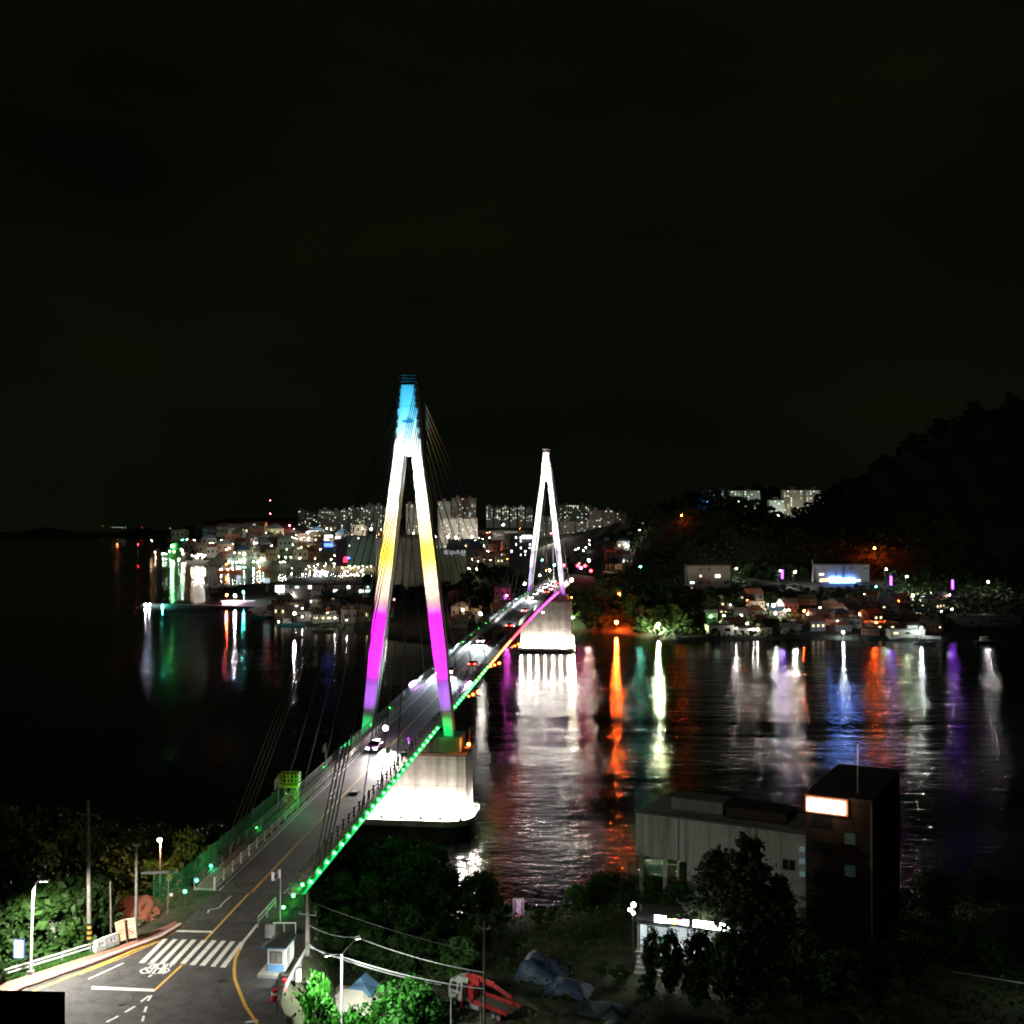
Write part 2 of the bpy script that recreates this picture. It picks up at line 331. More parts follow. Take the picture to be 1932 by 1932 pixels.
mr.inputs['To Min'].default_value = 0.25; mr.inputs['To Max'].default_value = 1.0; n.links.new(nb, mr.inputs['Value'])
# the tidal race ruffles the middle of the strait, the lee of the shores stays smooth
sx = n.nodes.new('ShaderNodeSeparateXYZ'); n.links.new(t.outputs['Object'], sx.inputs[0])
lee = n.nodes.new('ShaderNodeMapRange'); lee.inputs['From Min'].default_value = 400; lee.inputs['From Max'].default_value = 500; lee.inputs['To Min'].default_value = 1.0; lee.inputs['To Max'].default_value = 0.34
n.links.new(sx.outputs['Y'], lee.inputs['Value'])
lee2 = n.nodes.new('ShaderNodeMapRange'); lee2.inputs['From Min'].default_value = -30; lee2.inputs['From Max'].default_value = 0; lee2.inputs['To Min'].default_value = 0.30; lee2.inputs['To Max'].default_value = 1.0
n.links.new(sx.outputs['X'], lee2.inputs['Value'])
ruf = math_('MULTIPLY', math_('MULTIPLY', mr.outputs['Result'], lee.outputs['Result']), lee2.outputs['Result'])
bp = n.nodes.new('ShaderNodeBump'); bp.inputs['Distance'].default_value = 1.0; bp.inputs['Strength'].default_value = 1.0
n.links.new(math_('MULTIPLY', hgt, ruf), bp.inputs['Height']); n.links.new(bp.outputs['Normal'], b.inputs['Normal'])
rgh = math_('ADD', math_('MULTIPLY', ruf, 0.11), 0.135)
b.inputs['Specular IOR Level'].default_value = 0.0; b.inputs['Roughness'].default_value = 1.0
gb = n.nodes.new('ShaderNodeBsdfGlossy'); gb.distribution = 'BECKMANN'; n.links.new(rgh, gb.inputs['Roughness']); n.links.new(bp.outputs['Normal'], gb.inputs['Normal'])
fz_ = n.nodes.new('ShaderNodeFresnel'); fz_.inputs['IOR'].default_value = 1.333; n.links.new(bp.outputs['Normal'], fz_.inputs['Normal'])
ms = n.nodes.new('ShaderNodeMixShader'); n.links.new(fz_.outputs['Fac'], ms.inputs['Fac']); n.links.new(b.outputs['BSDF'], ms.inputs[1]); n.links.new(gb.outputs['BSDF'], ms.inputs[2])
n.links.new(ms.outputs['Shader'], n.nodes['Material Output'].inputs['Surface'])
mb = MB().poly([(-9000, -300, 0), (9000, -300, 0), (9000, 14000, 0), (-9000, 14000, 0)])
tag(mb.build('water', wm, loc=(0, 0, 0)), kind='structure')
# ------------------------------------------------------------------ far land
SHORE = [(275, 1043), (338, 1057), (376, 1061), (430, 1067), (480, 1073), (540, 1078), (620, 1079), (712, 1080), (716, 1096), (640, 1098), (540, 1099), (510, 1106), (430, 1112), (405, 1120), (408, 1142), (470, 1149), (500, 1166),
         (560, 1177), (620, 1183), (650, 1187), (700, 1197), (740, 1206), (800, 1212), (860, 1211), (930, 1203), (1000, 1196), (1075, 1190), (1150, 1192), (1200, 1199), (1270, 1211), (1300, 1212), (1400, 1207), (1500, 1207),
         (1600, 1206), (1700, 1209), (1780, 1212), (1800, 1200), (1932, 1202), (2700, 1210)]
FARP = [tuple(atz(u, v, 0).xy) for u, v in SHORE] + [(5000, 500), (5000, 8000), (-1100, 8000), (-1000, 4000), (-780, 2600)]
def gauss(X, Y, x, y, sx, sy): return np.exp(-0.5 * ((X - x) / sx) ** 2 - 0.5 * ((Y - y) / sy) ** 2)
_sdc = {}
def terr(X, Y):
    X = np.asarray(X, float); Y = np.asarray(Y, float); sd = poly_sd(FARP, X, Y)
    z = -3 + 4.3 * smooth01((sd + 4) / 6)
    town = np.interp(Y, [500, 700, 1000, 1500, 2000, 2400, 3500, 8000], [0.2, 1.2, 3.6, 13, 33, 48, 80, 100])
    d = Y - 517; east = np.interp(d, [0, 8, 60, 122, 168, 300, 900, 2000], [0, .6, 4.6, 12.2, 16.2, 28, 30, 40])
    k = smooth01((X - 25) / 60); up = town * (1 - k) + east * k
    hills = 34 * gauss(X, Y, 146, 850, 44, 95) + 100 * gauss(X, Y, 440, 980, 105, 150) + 78 * gauss(X, Y, 360, 1680, 130, 120) + 26 * gauss(X, Y, -420, 1930, 70, 120) + 14 * gauss(X, Y, -20, 760, 22, 60) + 60 * gauss(X, Y, 1000, 1000, 350, 250)
    hills = hills * (1 + 0.06 * np.sin(X * 0.11 + Y * 0.07) + 0.05 * np.sin(X * 0.23 - Y * 0.05))
    hills = hills * np.where(X > 60, smooth01((Y - 700) / 60), 1)
    plat = smooth01(1.25 - np.hypot((X - 28) / 48, (Y - 620) / 78)) * smooth01((sd - 2) / 24)
    z2 = z + (up + hills) * smooth01(sd / 14)
    lim = np.where((np.abs(X - (-39.15 + .1158 * Y)) < 12) & (Y < 640), 25.0, 1e3)
    return np.where(sd > -4, np.minimum(np.maximum(z2, plat * 25.0), lim), -3)
ys = np.concatenate([np.arange(490, 1000, 5.0), np.arange(1000, 2600, 20.0), np.arange(2600, 8001, 180.0)])
us = np.arange(-900, 2800, 8.0)
YY = np.repeat(ys[:, None], len(us), 1); XX = (us[None, :] - CX) / F * YY
hillm = mat('wooded hillside', (0.018, 0.022, 0.011), 0.95, var=0.6, scale=0.06, bump=0.6)
def grid2(name, X, Y, Z, m):
    nn, k = X.shape; me = bpy.data.meshes.new(name); idx = np.arange(nn * k).reshape(nn, k)
    f = np.stack([idx[:-1, :-1], idx[:-1, 1:], idx[1:, 1:], idx[1:, :-1]], -1).reshape(-1, 4)
    f = f[(Z.reshape(-1)[f] > -2.9).any(1)]
    me.from_pydata(np.stack([X, Y, Z], -1).reshape(-1, 3).tolist(), [], f.tolist()); me.materials.append(m)
    me.polygons.foreach_set('use_smooth', [True] * len(f)); me.update(); o = bpy.data.objects.new(name, me); C.objects.link(o); return o
ZZ = terr(XX, YY)
tag(grid2('hills', XX, YY, ZZ, hillm), kind='structure')
_lzg = None
def tz(x, y): return float(terr(np.array([x]), np.array([y]))[0])
def hit(u, v, y0=500, y1=5000):
    d = ray(u, v); Y = np.concatenate([np.arange(y0, 1400, 2.0), np.arange(1400, y1, 8.0)]); X = Y * d.x / d.y; Z = H + Y * d.z / d.y
    below = np.nonzero(Z <= terr(X, Y))[0]
    if len(below) == 0: return None
    i = below[0]; return Vector((X[i], Y[i], max(Z[i], float(terr(X[i:i + 1], Y[i:i + 1])[0]))))
# far island on the horizon
mb = MB(); pr = []
for i in range(61):
    x = -3300 + i * 36; pr.append((x, 18 + 26 * math.sin(i * 0.21) ** 2 + 9 * math.sin(i * .9)))
for x, h in pr: mb.v += [(x, 5600, -2), (x, 5900, h), (x, 6500, -2)]
for i in range(60):
    a = i * 3; mb.f += [(a, a + 3, a + 4, a + 1), (a + 1, a + 4, a + 5, a + 2)]; mb.mi += [0, 0]
tag(mb.build('hills', hillm, loc=(-2000, 5800, 0), smooth=True), kind='structure')
# ------------------------------------------------------------------ the bridge
AX = Vector((0.1150, 0.9934, 0)); NX = Vector((0.9934, -0.1150, 0)); BW = -0.62; YT = 190.5; SPAN = 280.0
_ty = np.arange(60, 620, 1.0)
_tz = np.interp(_ty, [60, 190.5, 216, 268, 305, 358, 410, 468.6, 620], [roadz(60), 18.53, 19.62, 21.72, 22.95, 24.3, 25.1, 25.6, 25.7])
_tzs = np.convolve(np.pad(_tz, 14, mode='edge'), np.ones(29) / 29, 'valid'); _tzs[:100] = _tz[:100]
def zdeck(y): return float(np.interp(y, _ty, _tzs))
def BP(s, w, dz=0.0, z=None):
    y = YT + 0.9934 * s
    p = Vector((-39.15 + 0.1158 * y, y, 0)) + NX * w
    p.z = (zdeck(y) + dz) if z is None else z; return p
bridge = empty('cable_stayed_bridge', BP(0, BW, z=0), 'long cable stayed bridge with two A shaped towers crossing the strait', 'bridge')
S0, S1 = -79.0, 372.0
SS = [S0 + i * (S1 - S0) / 92 for i in range(93)]
def sweep(mb, prof, ss=SS, closed=True):
    n = len(prof); vs = [BP(s, w, dz) for s in ss for w, dz in prof]; fs = []
    for i in range(len(ss) - 1):
        for j in range(n if closed else n - 1):
            a = i * n + j; b_ = i * n + (j + 1) % n; fs.append((a, b_, b_ + n, a + n))
    if closed: fs += [tuple(range(n)), tuple(range((len(ss) - 1) * n, len(ss) * n))[::-1]]
    mb.add(vs, fs); return mb
paint_grey = mat('pale grey bridge paint', (0.42, 0.43, 0.43), 0.6, var=0.12, scale=0.6)
deck = sweep(MB(), [(-3.75, 0), (3.75, 0), (3.75, -.5), (-3.75, -.5)]).build('deck', deck_asphalt, bridge)
girder = sweep(MB(), [(-5.0, -.52), (4.75, -.52), (4.75, -.9), (3.2, -2.9), (-3.6, -2.9), (-5.0, -.9)]).build('girder', paint_grey, bridge)
sweep(MB(), [(-6.1, .18), (-3.76, .18), (-3.76, -.3), (-6.1, -.3)]).build('sidewalk', mat('walkway concrete', (0.30, 0.29, 0.28), 0.85, var=0.2, scale=0.5), bridge)
sweep(MB(), [(3.76, .16), (4.72, .16), (4.72, -.5), (3.76, -.5)]).build('edge_beam', concrete, bridge)
def rail(name, w, m, rails, step, pw, hh, panel=None):
    mb = MB()
    for dz in rails: sweep(mb, [(w - .05, dz - .05), (w + .05, dz - .05), (w + .05, dz + .05), (w - .05, dz + .05)])
    s = S0
    while s < S1:
        p = BP(s, w); mb.box((p.x, p.y, p.z + hh / 2 + .1), (pw, pw, hh), 0.115); s += step
    return mb.build(name, m, bridge)
rail('railing', -3.92, steel_white, (.72, 1.12), 2.5, .13, 1.25)
rail('railing', 3.95, dark_steel, (.62, 1.05), 2.5, .22, 1.3)
mb = MB()
for dz in (.5, .85, 1.2): sweep(mb, [(-6.08, dz - .04), (-6.0, dz - .04), (-6.0, dz + .04), (-6.08, dz + .04)])
s = S0
while s < S1:
    p = BP(s, -6.04); mb.box((p.x, p.y, p.z + .65), (.09, .09, 1.2), .115); s += 2.5
mb.build('railing', grey_steel, bridge, ); 
mb = MB(); ll = MB()
def bline(mb, w, wd, ss, dz=.006):
    for i in range(len(ss) - 1): mb.add([BP(ss[i], w - wd / 2, dz), BP(ss[i + 1], w - wd / 2, dz), BP(ss[i + 1], w + wd / 2, dz), BP(ss[i], w + wd / 2, dz)], [(0, 3, 2, 1)])
bline(mb, -3.45, .2, SS); mb.build('lane_marking', white_paint, deck); mb = MB(); bline(mb, 3.35, .12, SS); mb.build('lane_marking', white_paint, deck); mb = MB()
Z2 = lambda x, y: ((850 + x / 4.83) * 0.6389, (2200 + y / 4.83) * 0.6389)
stripe(mb, [Z2(690, 632), Z2(600, 715)], 0.25, 0.01); mb.poly([atroad(*Z2(*p), 0.01) for p in ((578, 745), (590, 778), (667, 752), (658, 712), (630, 745))])
mb.build('direction_arrow', white_paint, deck); bline(ll, 0, .24, SS); ll.build('lane_marking', yellow_paint, deck)
# towers
def legw(z): return 1.57 + (64.3 - z) / (64.3 - 18.6) * 5.38
def legh(z): return float(np.interp(z, [16.6, 20, 31, 45, 64.3], [0.78, 0.85, 1.14, 1.16, 0.89]))
tower_paint = mat('white tower paint', (0.66, 0.66, 0.65), 0.65, var=0.05, scale=0.5)
blue_emblem = mat('blue emblem paint', (0.02, 0.20, 0.36), 0.6, var=0.05)
weather(tower_paint, joint=2.6, streak=.35)
D2 = 1.4
def make_tower(s0, dz):
    T = lambda w, s, z: BP(s0 + s, BW + w, z=z + dz)
    def tap(mb, sec):                                    # sections (w0, w1, z)
        vs = []
        for w0, w1, z in sec: vs += [T(w0, -D2, z), T(w1, -D2, z), T(w1, D2, z), T(w0, D2, z)]
        fs = [(3, 2, 1, 0), tuple(range(len(vs) - 4, len(vs)))]
        for i in range(len(sec) - 1):
            a = i * 4
            for j in range(4): fs.append((a + j, a + (j + 1) % 4, a + 4 + (j + 1) % 4, a + 4 + j))
        mb.add(vs, fs)
    mb = MB(); tap(mb, [(-2.46, 2.46, 64.3), (-1.42, 1.42, 76.4)]); tw = mb.build('tower', tower_paint, bridge)
    for sg in (-1, 1):
        mb = MB(); sec = []
        for z in (16.6, 20, 25, 31, 38, 45, 55, 64.3):
            c = legw(z) * sg; h = legh(z); sec.append((c - h, c + h, z))
        tap(mb, sec); mb.build('leg', tower_paint, tw)
    mb = MB()
    for (w0, w1, s1, z0, z1) in ((-1.1, 1.1, 1.1, 76.4, 76.9), (-1.5, 1.5, 1.5, 76.9, 77.05)):
        mb.hexa([T(w0, -s1, z0), T(w1, -s1, z0), T(w1, s1, z0), T(w0, s1, z0), T(w0, -s1, z1), T(w1, -s1, z1), T(w1, s1, z1), T(w0, s1, z1)])
    for w in (-1.45, 0, 1.45):
        for s in (-1.45, 0, 1.45):
            if w or s: mb.tube([T(w, s, 77.0), T(w, s, 78.0)], .05, 4)
    for z in (77.5, 78.0): mb.tube([T(-1.45, -1.45, z), T(1.45, -1.45, z), T(1.45, 1.45, z), T(-1.45, 1.45, z), T(-1.45, -1.45, z)], .05, 4)
    mb.tube([T(.3, 0, 77.0), T(.3, 0, 79.0)], .05, 4)
    mb.build('platform', dark_steel, tw)
    for z in (75.9, 74.7, 73.6, 72.6, 70.6, 69.3, 67.4):
        for sg in (-1, 1):
            hw = 2.46 - (z - 64.3) / 12.1 * 1.04
            for sd in (-1, 1):
                p = T(sg * (hw - .18), sd * (D2 + .12), z); MB().box(p, (.34, .3, .5), -.115).build('anchor_block', dark_steel, tw)
    return tw, T
tower1, T1 = make_tower(0, 0); tower2, T2 = make_tower(SPAN, 7.07)
for tw, T in ((tower1, T1), (tower2, T2)):
    mb = MB(); E = lambda x, z: T(x, -D2 - .015 - .0 * z, z)
    mb.poly([E(1.02 * math.cos(t * PI / 12), 70.15 + .33 * math.sin(t * PI / 12)) for t in range(24)])
    mb.poly([E(-.55, 70.95), E(-.1, 70.72), E(.75, 70.62), E(.85, 70.45), E(.1, 70.5)]); mb.poly([E(-.15, 71.2), E(-.05, 70.7), E(.12, 70.7)])
    text_mb('여수', .62, lambda x, y: E(x, 69.28 + y), mb)
    mb.build('emblem', blue_emblem, tw)
# piers and footings
stone = mat('pier concrete', (0.40, 0.37, 0.335), 0.85, var=0.28, scale=0.45, bump=0.03)
def slabw(mb, T, w, s, z0, z1, r=0.0, n=6):
    if r:
        pts = []
        for cx_, cs_, a0 in ((w - r, s - r, 0), (-w + r, s - r, 90), (-w + r, -s + r, 180), (w - r, -s + r, 270)):
            for i in range(n + 1):
                a = math.radians(a0 + 90 * i / n); pts.append((cx_ + r * math.cos(a), cs_ + r * math.sin(a)))
    else: pts = [(w, -s), (w, s), (-w, s), (-w, -s)]
    k = len(pts); vs = [T(p[0], p[1], z0) for p in pts] + [T(p[0], p[1], z1) for p in pts]
    mb.add(vs, [tuple(range(k)), tuple(range(2 * k - 1, k - 1, -1))] + [(i, i + k, (i + 1) % k + k, (i + 1) % k) for i in range(k)])
weather(stone, joint=2.2, streak=.8)
rust = mat('rusty brown steel', (0.13, 0.065, 0.04), 0.8, var=0.4, scale=4)
for tw, T, d, ws in ((tower1, T1, 0, 0), (tower2, T2, 7.07, 0)):
    fz = 3.7 if d == 0 else 1.6
    mb = MB(); slabw(mb, T, 9.4, 3.2, 14.2, 16.6); slabw(mb, T, 10.5, 4.0, fz - d - .02, 13.7)
    for w in (-8.9, -5.5, -1.9, 1.9, 5.5, 8.9): mb.hexa([T(w + a, b_ * 1, z) for z in (fz - d, 13.6) for a, b_ in ((-.12, -4.12), (.12, -4.12), (.12, -3.9), (-.12, -3.9))])
    pier = mb.build('pier', stone, bridge)
    mb = MB(); slabw(mb, T, 10.62, 4.12, 13.7, 14.2)
    mb.build('ledge', rust, pier)
    mb = MB(); slabw(mb, T, 11.9, 7.2, fz - d - 1.0, fz - d, 4.5); foot = mb.build('footing', concrete, bridge)
    mb = MB(); slabw(mb, T, 11.2, 6.5, -d - 3, fz - d - 1.0, 4.5); mb.build('caisson', mat('wet dark concrete', (0.06, 0.05, 0.04), 0.6, scale=1), foot)
    # floodlights standing on the footing, washing the pier
    warm = (1.0, 0.90, 0.80); flo = glow('floodlight lens', (1, .93, .85), 60)
    for w in (-10, -6.6, -3.3, 0, 3.3, 6.6, 10):
        p = T(w, -6.1, fz - d); mb = MB(); mb.box(p + Vector((0, 0, .25)), (.5, .4, .5), -.1); mb.build('floodlight', dark_steel, foot)
        light('POINT', p + Vector((0, 0.1, .95)), 2300 if d == 0 else 4200, warm, size=.35, parent=bridge)
    for s in (-3, 2.5):
        p = T(11.3, s, fz - d); mb = MB(); mb.box(p + Vector((0, 0, .25)), (.4, .5, .5), -.1); mb.build('floodlight', dark_steel, foot)
        light('POINT', p + Vector((0, 0, .9)), 1500, warm, size=.3, parent=bridge)
    # orange navigation lamp on the corner of the pier
    p = T(10.9, -2.5, 15.0); mb = MB(); mb.box(p, (1.6, 1.2, .15), 0); mb.tube([p, p + Vector((0, 0, 3.2))], .06); mb.tube([p + Vector((.7, 0, 0)), p + Vector((.7, 0, 1.0))], .04)
    nb_ = mb.build('navigation_bracket', rust, pier)
    light('POINT', p + Vector((-.3, -.7, .7)), 500 if d == 0 else 500, (1, .30, .06), size=.2, parent=bridge)
    MB().ball(p + Vector((-.1, -.5, .6)), .28).build('navigation_lamp', glow('orange lamp', (1, .25, .04), 25), pier)
# stay cables
ck = mat('stay cable sheath', (0.055, 0.058, 0.055), 0.85, var=0.1, scale=0.3, spec=0.1)
AZ = (75.9, 74.7, 73.6, 72.6, 70.6, 69.3, 67.4)
for T, s0, d in ((T1, 0, 0), (T2, SPAN, 7.07)):
    for sg in (-1, 1):
        wd = 4.55 if sg > 0 else -6.05
        for side, ss in ((-1, (73, 71, 69, 67, 53, 43, 33)), (1, (134, 118, 100, 81, 61, 42, 23))):
            if s0: side, = (-side,)
            for z, s in zip(AZ, ss):
                hw = 2.46 - (z - 64.3) / 12.1 * 1.04
                a = T(sg * (hw - .15), side * (D2 + .2), z); e = BP(s0 + side * s, wd, .1)
                MB().tube([a, e], .075 if not s0 else .09, 5).build('stay_cable', ck, bridge)
# led bulbs along the right edge
LC = [(40, (0.03, 1.0, 0.09)), (62, (0.12, 1.0, 0.08)), (80, (1.0, .62, .14)), (105, (1.0, .34, .10)), (135, (1.0, .06, .05)), (175, (1.0, .03, .20)), (400, (1.0, .05, .65))]
def led_col(s):
    for a, c in LC:
        if s < a: return c
bulbs = {}
s = -84.0; k = 0
while s < 276 and k < 99:
    c = led_col(s)
    if c not in bulbs:
        g = glow('led %d' % len(bulbs), c, 60 if s < 62 else 9); mb = MB().ball((0, 0, 0), .15, 8, 5); bulbs[c] = mb.mesh('led_bulb', g)
    if not (-1.5 < s < 4.5):
        o = bpy.data.objects.new('led_bulb', bulbs[c]); C.objects.link(o); o.parent = girder; o.location = BP(s, 4.92, -.25 if s > -76 else .55) - org(girder); k += 1
    s += 3.0 if s < 40 else 4.2
for a, b_, c in ((-84, 0, (0, 1, .22)), (4, 62, (0, 1, .2)), (62, 105, (1, .36, .10)), (105, 150, (1, .05, .10)), (150, 276, (1, .04, .52))):  # green runs added as the bulbs' glow on the girder side
    ss = [a + (b_ - a) * i / 14 for i in range(15)]
    sweep(MB(), [(4.79, -.74 if a < 100 else -.90), (4.88, -.74 if a < 100 else -.90), (4.88, -.50), (4.79, -.50)], ss).build('glow_strip', glow('strip %d' % a, c, .8 if a < 62 else 7), girder)
for s in range(-60, 270, 14):
    o = bpy.data.objects.new('edge_lamp', bulbs[LC[0][1]]); C.objects.link(o); o.parent = girder; o.location = BP(s, -6.25, .35) - org(girder); o.scale = (.6, .6, .6)
# service lamps hung under the deck edge
for u, v, yy in ((897, 1308, 222), (937, 1253, 268), (975, 1217, 312)):
    p = at(u, v, yy); mb = MB(); mb.tube([p + Vector((-1.4, 0, .5)), p + Vector((1.5, 0, .5))], .08); mb.build('lamp_bracket', rust, girder)
    for dx, r in ((.6, .34), (-.5, .24), (-1.3, .16)): MB().ball(p + Vector((dx, dx * .8, dx * .35)), r).build('channel_lamp', glow('channel lamp', (1, .12, .02), 30), girder)
# coloured floodlights on the parapets aim at the towers
LIT = [  # target z, colour, power factor, half angle deg, leg?
    (18.0, (0, 1, .22), 1.6, 2.6), (23.4, (.50, .10, 1.0), 2.6, 3.6), (28.6, (.85, .0, 1.0), 4.2, 3.8), (33.5, (1, 0, 1), 8.0, 4.9), (41.6, (1, .60, .60), 3.0, 3.4), (42.5, (1, .72, .40), 2.6, 2.4), (45.8, (1, .60, .06), 5.0, 2.6), (49.0, (1, .68, .03), 5.2, 2.8), (50, (1, .70, .16), 1.6, 5.0), (54.5, (1, .84, .55), 6.0, 2.8), (60.0, (1, 1, 1), 9.0, 2.8)]
fx = mat('black floodlight housing', (0.02, 0.02, 0.022), 0.5)
KW = 250.0
def wash(T, tower_s, dz, items, head):
    for sg in (-1, 1):
        p = BP(tower_s - 27, 4.4 if sg > 0 else -5.8, 1.3)
        MB().box(p, (.9, .6, .5), -.1).build('floodlight', fx, bridge)
        for z, c, k, ha in items:
            q = p + Vector((0, .5, .3)); t = T(sg * legw(z), -D2, z); r = (t - q).length
            light('SPOT', q, k * KW * r * r / 10, c, t, size=.12, angle=2 * ha * 1.9, blend=1.0, parent=bridge)
        for z, c, k, ha in head:
            q = p + Vector((0, .5, .3)); t = T(0, -D2, z); r = (t - q).length
            light('SPOT', q, k * KW * r * r / 10, c, t, size=.12, angle=2 * ha * 1.6, blend=1.0, parent=bridge)
wash(T1, 0, 0, LIT, [(66.0, (.66, .96, 1), 2.6, 2.0), (70.3, (.16, .82, 1), 2.0, 2.0), (74.6, (0, .46, 1), 2.0, 2.2)])
wash(T2, SPAN, 7.07, [(19.0, (.55, .14, 1), 2.0, 4.0), (24.5, (.40, .30, 1), 2.0, 3.6), (31, (.85, .75, 1), 5, 4.5), (40, (1, .93, .97), 9, 5), (50, (1, .95, .95), 10, 5), (60, (1, .95, .95), 12, 4.5)], [(68, (1, .95, .95), 8, 3.5), (74, (1, .95, .95), 8, 3.2)])
# ------------------------------------------------------------------ trees
def leaf_cloud(seed, centers, per, size, squash=0.8, spread=1.0):
    g = np.random.default_rng(seed); V = []; 
    for (x, y, z, r) in centers:
        d = g.normal(size=(per, 3)); d /= np.linalg.norm(d, axis=1)[:, None]
        rad = r * (0.45 + 0.55 * g.random(per) ** 0.5)[:, None] * spread
        p = d * rad * np.array([1, 1, squash]) + np.array([x, y, z])
        nrm = d + g.normal(size=(per, 3)) * 0.7; nrm /= np.linalg.norm(nrm, axis=1)[:, None]
        a = np.cross(nrm, g.normal(size=(per, 3))); a /= np.linalg.norm(a, axis=1)[:, None] + 1e-9; b_ = np.cross(nrm, a)
        s_ = size * np.exp(g.normal(size=per) * .38)[:, None]; p = p + d * (g.random(per) ** 6 * r * .9)[:, None]
        V.append(np.stack([p - a * s_, p - b_ * s_ * .55, p + a * s_, p + b_ * s_ * .55], 1))
    return np.concatenate(V).reshape(-1, 3)
def quads_mesh(name, vs, m):
    me = bpy.data.meshes.new(name); n_ = len(vs) // 4
    me.from_pydata(vs.tolist(), [], np.arange(n_ * 4).reshape(-1, 4).tolist()); me.materials.append(m); me.update(); return me
def make_tree(name, seed, h, w, per, size, m, clumps=26, trunk_h=0.3, pine=False, label='', cat='tree'):
    g = random.Random(seed); root = empty(name, (0, 0, 0), label, cat); cs = []; mb = MB()
    mb.tube([(0, 0, -0.8), (0.05 * h * g.uniform(-1, 1) * .3, 0, h * .35), (0.06 * h * g.uniform(-.6, .6), 0.03 * h, h * (0.92 if pine else .7))], h * .028, 7, h * .008)
    if pine:
        for i in range(clumps):
            t = i / (clumps - 1); z = h * (trunk_h + (1 - trunk_h) * t); a = i * 2.4; rr = w * .5 * (1 - .75 * t) * g.uniform(.5, 1)
            c = (rr * math.cos(a), rr * math.sin(a), z + g.uniform(-.2, .2)); cs.append((*c, w * .17 * (1.15 - .5 * t)))
            mb.tube([(0, 0, z - .3), c], h * .008, 4, h * .003)
        sq = .5
    else:
        for i in range(clumps):
            a = g.uniform(0, 2 * PI); t = g.uniform(-1, 1); q = math.sqrt(max(0, 1 - t * t)) * g.uniform(.55, 1.0)
            z = h * (trunk_h + (1 - trunk_h) * (.5 + .45 * t)); c = (q * w * .42 * math.cos(a), q * w * .42 * math.sin(a), z); cs.append((*c, w * g.choice((.07, .09, .12, .16, .2))))
            if i % 3 == 0: mb.tube([(0, 0, h * (trunk_h + .05)), (c[0] * .5, c[1] * .5, z * .85), c], h * .011, 4, h * .003)
        sq = .75
    o = bpy.data.objects.new('trunk', mb.mesh('trunk', bark)); C.objects.link(o); o.parent = root
    o = bpy.data.objects.new('crown', quads_mesh('crown', leaf_cloud(seed, cs, per, size, sq), m)); C.objects.link(o); o.parent = root
    return root
PROTO = {}
def proto(k):
    if k in PROTO: return None
    d = {'a': ('broadleaf_tree', 11, 8, 6.4, 130, .20, leaf), 'b': ('broadleaf_tree', 12, 8, 5.2, 130, .20, leaf), 'c': ('broadleaf_tree', 13, 8, 7.4, 120, .22, leaf)}
    if k in d:
        nme, sd, h, w, per, sz, m = d[k]; PROTO[k] = make_tree(nme, sd, h, w, per, sz, m, 52, .12)
    elif k == 'p': PROTO[k] = make_tree('pine_tree', 21, 12, 6.0, 150, .22, needle, 34, .38, True)
    elif k == 's': PROTO[k] = make_tree('shrub', 31, 3, 3.6, 150, .13, leaf, 24, .05)
    elif k == 'g': PROTO[k] = make_tree('shrub', 32, 3, 3.4, 190, .13, leaf_lamplit, 26, .05)
    elif k in 'xyz': PROTO[k] = make_tree('broadleaf_tree', 40 + ord(k), 8, 7.5 if k != 'y' else 5.5, 34, .55, leaf_dark, 20, .2)
    elif k == 'q': PROTO[k] = make_tree('pine_tree', 51, 10, 5.0, 36, .5, needle, 18, .3, True)
    return PROTO[k]
used = set()
HT = {'a': 8, 'b': 8, 'c': 8, 'p': 12, 's': 3, 'g': 3, 'x': 8, 'y': 8, 'z': 8, 'q': 10}
def tree(k, p, h, wide=1.0, label='', group=None, cat=None):
    proto(k); src = PROTO[k]; s_ = h / HT[k]; rz = R.uniform(0, 6.28)
    if k not in used:
        used.add(k); src.location = p; src.rotation_euler = (0, 0, rz); src.scale = (s_ * wide, s_ * wide, s_); o = src
    else: o = dup(src, p, rz, (s_ * wide, s_ * wide, s_))
    o['label'] = label; o['category'] = cat or ('shrub' if k in 'sg' else 'tree')
    if group: o['group'] = group
    elif 'group' in o: del o['group']
    return o
def gz(x, y): return float(near_z(np.array([x]), np.array([y]))[0])
def ground_at(u, Y):
    x = (u - CX) / F * Y; return Vector((x, Y, gz(x, Y)))
def near_tree(k, u, Y, vtop, wide, label, group=None):
    p = ground_at(u, Y); top = at(u, vtop, Y).z; return tree(k, p, max(1.2, top - p.z), wide, label, group)
near_tree('c', 62, 103, 1662, 1.05, 'big spreading tree lit green over the white site cabin')
near_tree('a', 160, 106, 1668, 1.0, 'leafy tree lit green around the tall utility pole beside the guard rail')
near_tree('b', 20, 100, 1700, 1.0, 'low dense tree at the picture edge left of the white site cabin')
near_tree('s', 8, 91.5, 1826, .6, 'small round shrub at the low end of the guard rail')
near_tree('s', 140, 101, 1768, .7, 'shrub behind the guard rail between cabin and utility pole')
near_tree('s', 160, 97.5, 1784, .7, 'low shrub tucked under the guard rail beside the white barriers')
near_tree('b', 365, 124, 1570, .9, 'tree with one side lit orange beside the bridge parapet')
near_tree('s', 316, 121, 1632, 1.1, 'orange lit bush beneath the lamp near the green netting')
near_tree('b', 410, 133, 1560, .8, 'slim dark tree between the netting and the bridge parapet')
near_tree('s', 350, 117, 1650, 1.3, 'green lit bush behind the netting fence')
near_tree('s', 395, 124, 1622, 1.2, 'green lit bush by the upper end of the netting')
